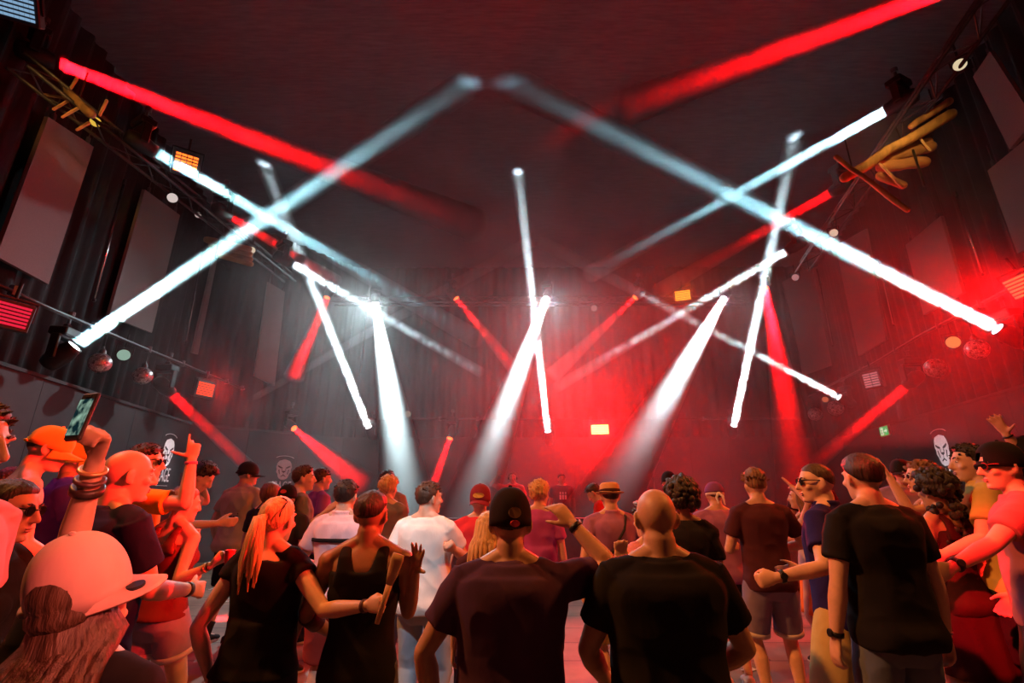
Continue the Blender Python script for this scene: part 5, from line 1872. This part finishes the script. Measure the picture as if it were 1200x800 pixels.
def paddle():
    h_ = BLO['world'](BLO['arms']['r']['T']) + Vector((.012, -.012, 0))
    v_ = Vector((.27, -.06, .95)).normalized()
    a, b_ = h_ - v_ * .07, h_ + v_ * .20
    e = empty('wooden_paddle', a)
    tag(e, 'pale wooden paddle in the hand of the blonde woman', 'paddle')
    d = b_ - a
    u = d.normalized()
    sd = u.cross(Vector((0, 1, 0))).normalized()
    fw = sd.cross(u)
    rg = []
    for t, w, th in ((0, .010, .009), (.3, .011, .010), (.55, .014, .008), (.7, .022, .006), (.9, .026, .005), (1.0, .024, .005)):
        rg.append([d * t + sd * (w * math.cos(q)) + fw * (th * math.sin(q)) for q in [2 * PI * i / 14 for i in range(14)]])
    obj('blade', MB().loft(rg[2:]), PALEW, e, True)
    obj('grip', MB().loft(rg[:3]), PALEW, e, True)
paddle()

# ------------------------------------------------------------------ litter on the floor
rr = random.Random(11)
PAPER = mat('paper', (.6, .56, .52), .8, 0, .1)
for (x, y, an, lab) in ((262, 705, .1, 'white paper strip on the floor beside the woman in denim shorts'), (250, 690, 1.2, 'crumpled white scrap on the floor left of the black shorts man'), (878, 785, .5, 'pale flyer on the floor between the legs of the denim shorts man'), (700, 770, .3, 'white crumpled paper on the floor left of the bald broad man'), (275, 722, .4, 'small scrap on the red-lit floor beside the black shoe')):
    p = at_z(x, y, .004)
    e = MB()
    g_ = [[Vector((.16 * (i / 6 - .5), .07 * (j / 3 - .5), .004 + .012 * rr.random())) for i in range(7)] for j in range(4)]
    P_ = [q for row in g_ for q in row] + [q + Vector((0, 0, .002)) for row in g_ for q in row]
    f_ = []
    for j in range(3):
        for i in range(6):
            a = j * 7 + i
            f_ += [(a, a + 7, a + 8, a + 1), (28 + a, 29 + a, 36 + a, 35 + a)]
    e.add(P_, f_)
    o = obj('paper_scrap', e, PAPER)
    o.location = (p.x, p.y, 0)
    o.rotation_euler = (0, 0, an)
    tag(o, lab, 'paper', 'litter on the floor')

# ------------------------------------------------------------------ house wash lights behind the camera, then added log and sign fills
AMB = (1.0, .22, .12)
area('house_wash', (-4.5, -2.4, 5.0), (-1.0, 5, 1.0), AMB, 4, .5, 100)
area('house_wash', (4.8, -2.4, 5.0), (1.0, 5, 1.0), AMB, 4, .5, 100)
area('side_wash', (6.6, 2.4, 7.6), (-1.5, 3.4, 1.2), (1, .27, .05), 62, .4, 60)
area('side_wash', (-5.6, 2.2, 7.6), (1.8, 3.2, 1.2), (1, .30, .06), 105, .4, 60)
area('red_wash', (6.4, 1.2, 5.0), (-2.5, 3.0, 1.5), (1, .012, .01), 34, .2, 13)
area('red_wash', (-2.6, -.8, 7.6), (2.55, 2.95, 1.5), (1, .012, .015), 8, .2, 6)
area('pink_wash', (3.6, -1.2, 3.6), (-.85, 1.15, 1.5), (1, .16, .11), 2.2, .25, 9)
area('cool_spot', (-.6, -1.5, 6.5), (-.85, 3.75, 1.25), (.85, .92, 1), 2.4, .2, 13)
area('log_fill', (3.0, 3.0, 5.6), at_y(1050, 172, 5.6), (1, .55, .15), 3.5, .2, 24)  # added amber fill to brighten the log crane, no fixture
area('log_fill', (-4.4, 2.6, 6.0), at_z(88, 125, 6.75), (1, .5, .12), 1.4, .2, 22)  # same added fill for the left stick bracket
for sg_ in [o for o in COL.objects if o.name.startswith('lion_sign')]:
    if sg_.location.y < 13:
        q = sg_.location
        area('sign_fill', (q.x * .35, q.y - 2.5, 7.6), (q.x, q.y, q.z - .25), (1, .86, .9), 2.2, .12, 9)  # added light that brightens the near signs, no fixture
area('floor_spot', (-1.5, 6.5, 8.8), at_z(262, 724, 0), (1, .02, .03), 6, .12, 3)

own_beams()
print('PEOPLE', STATS)
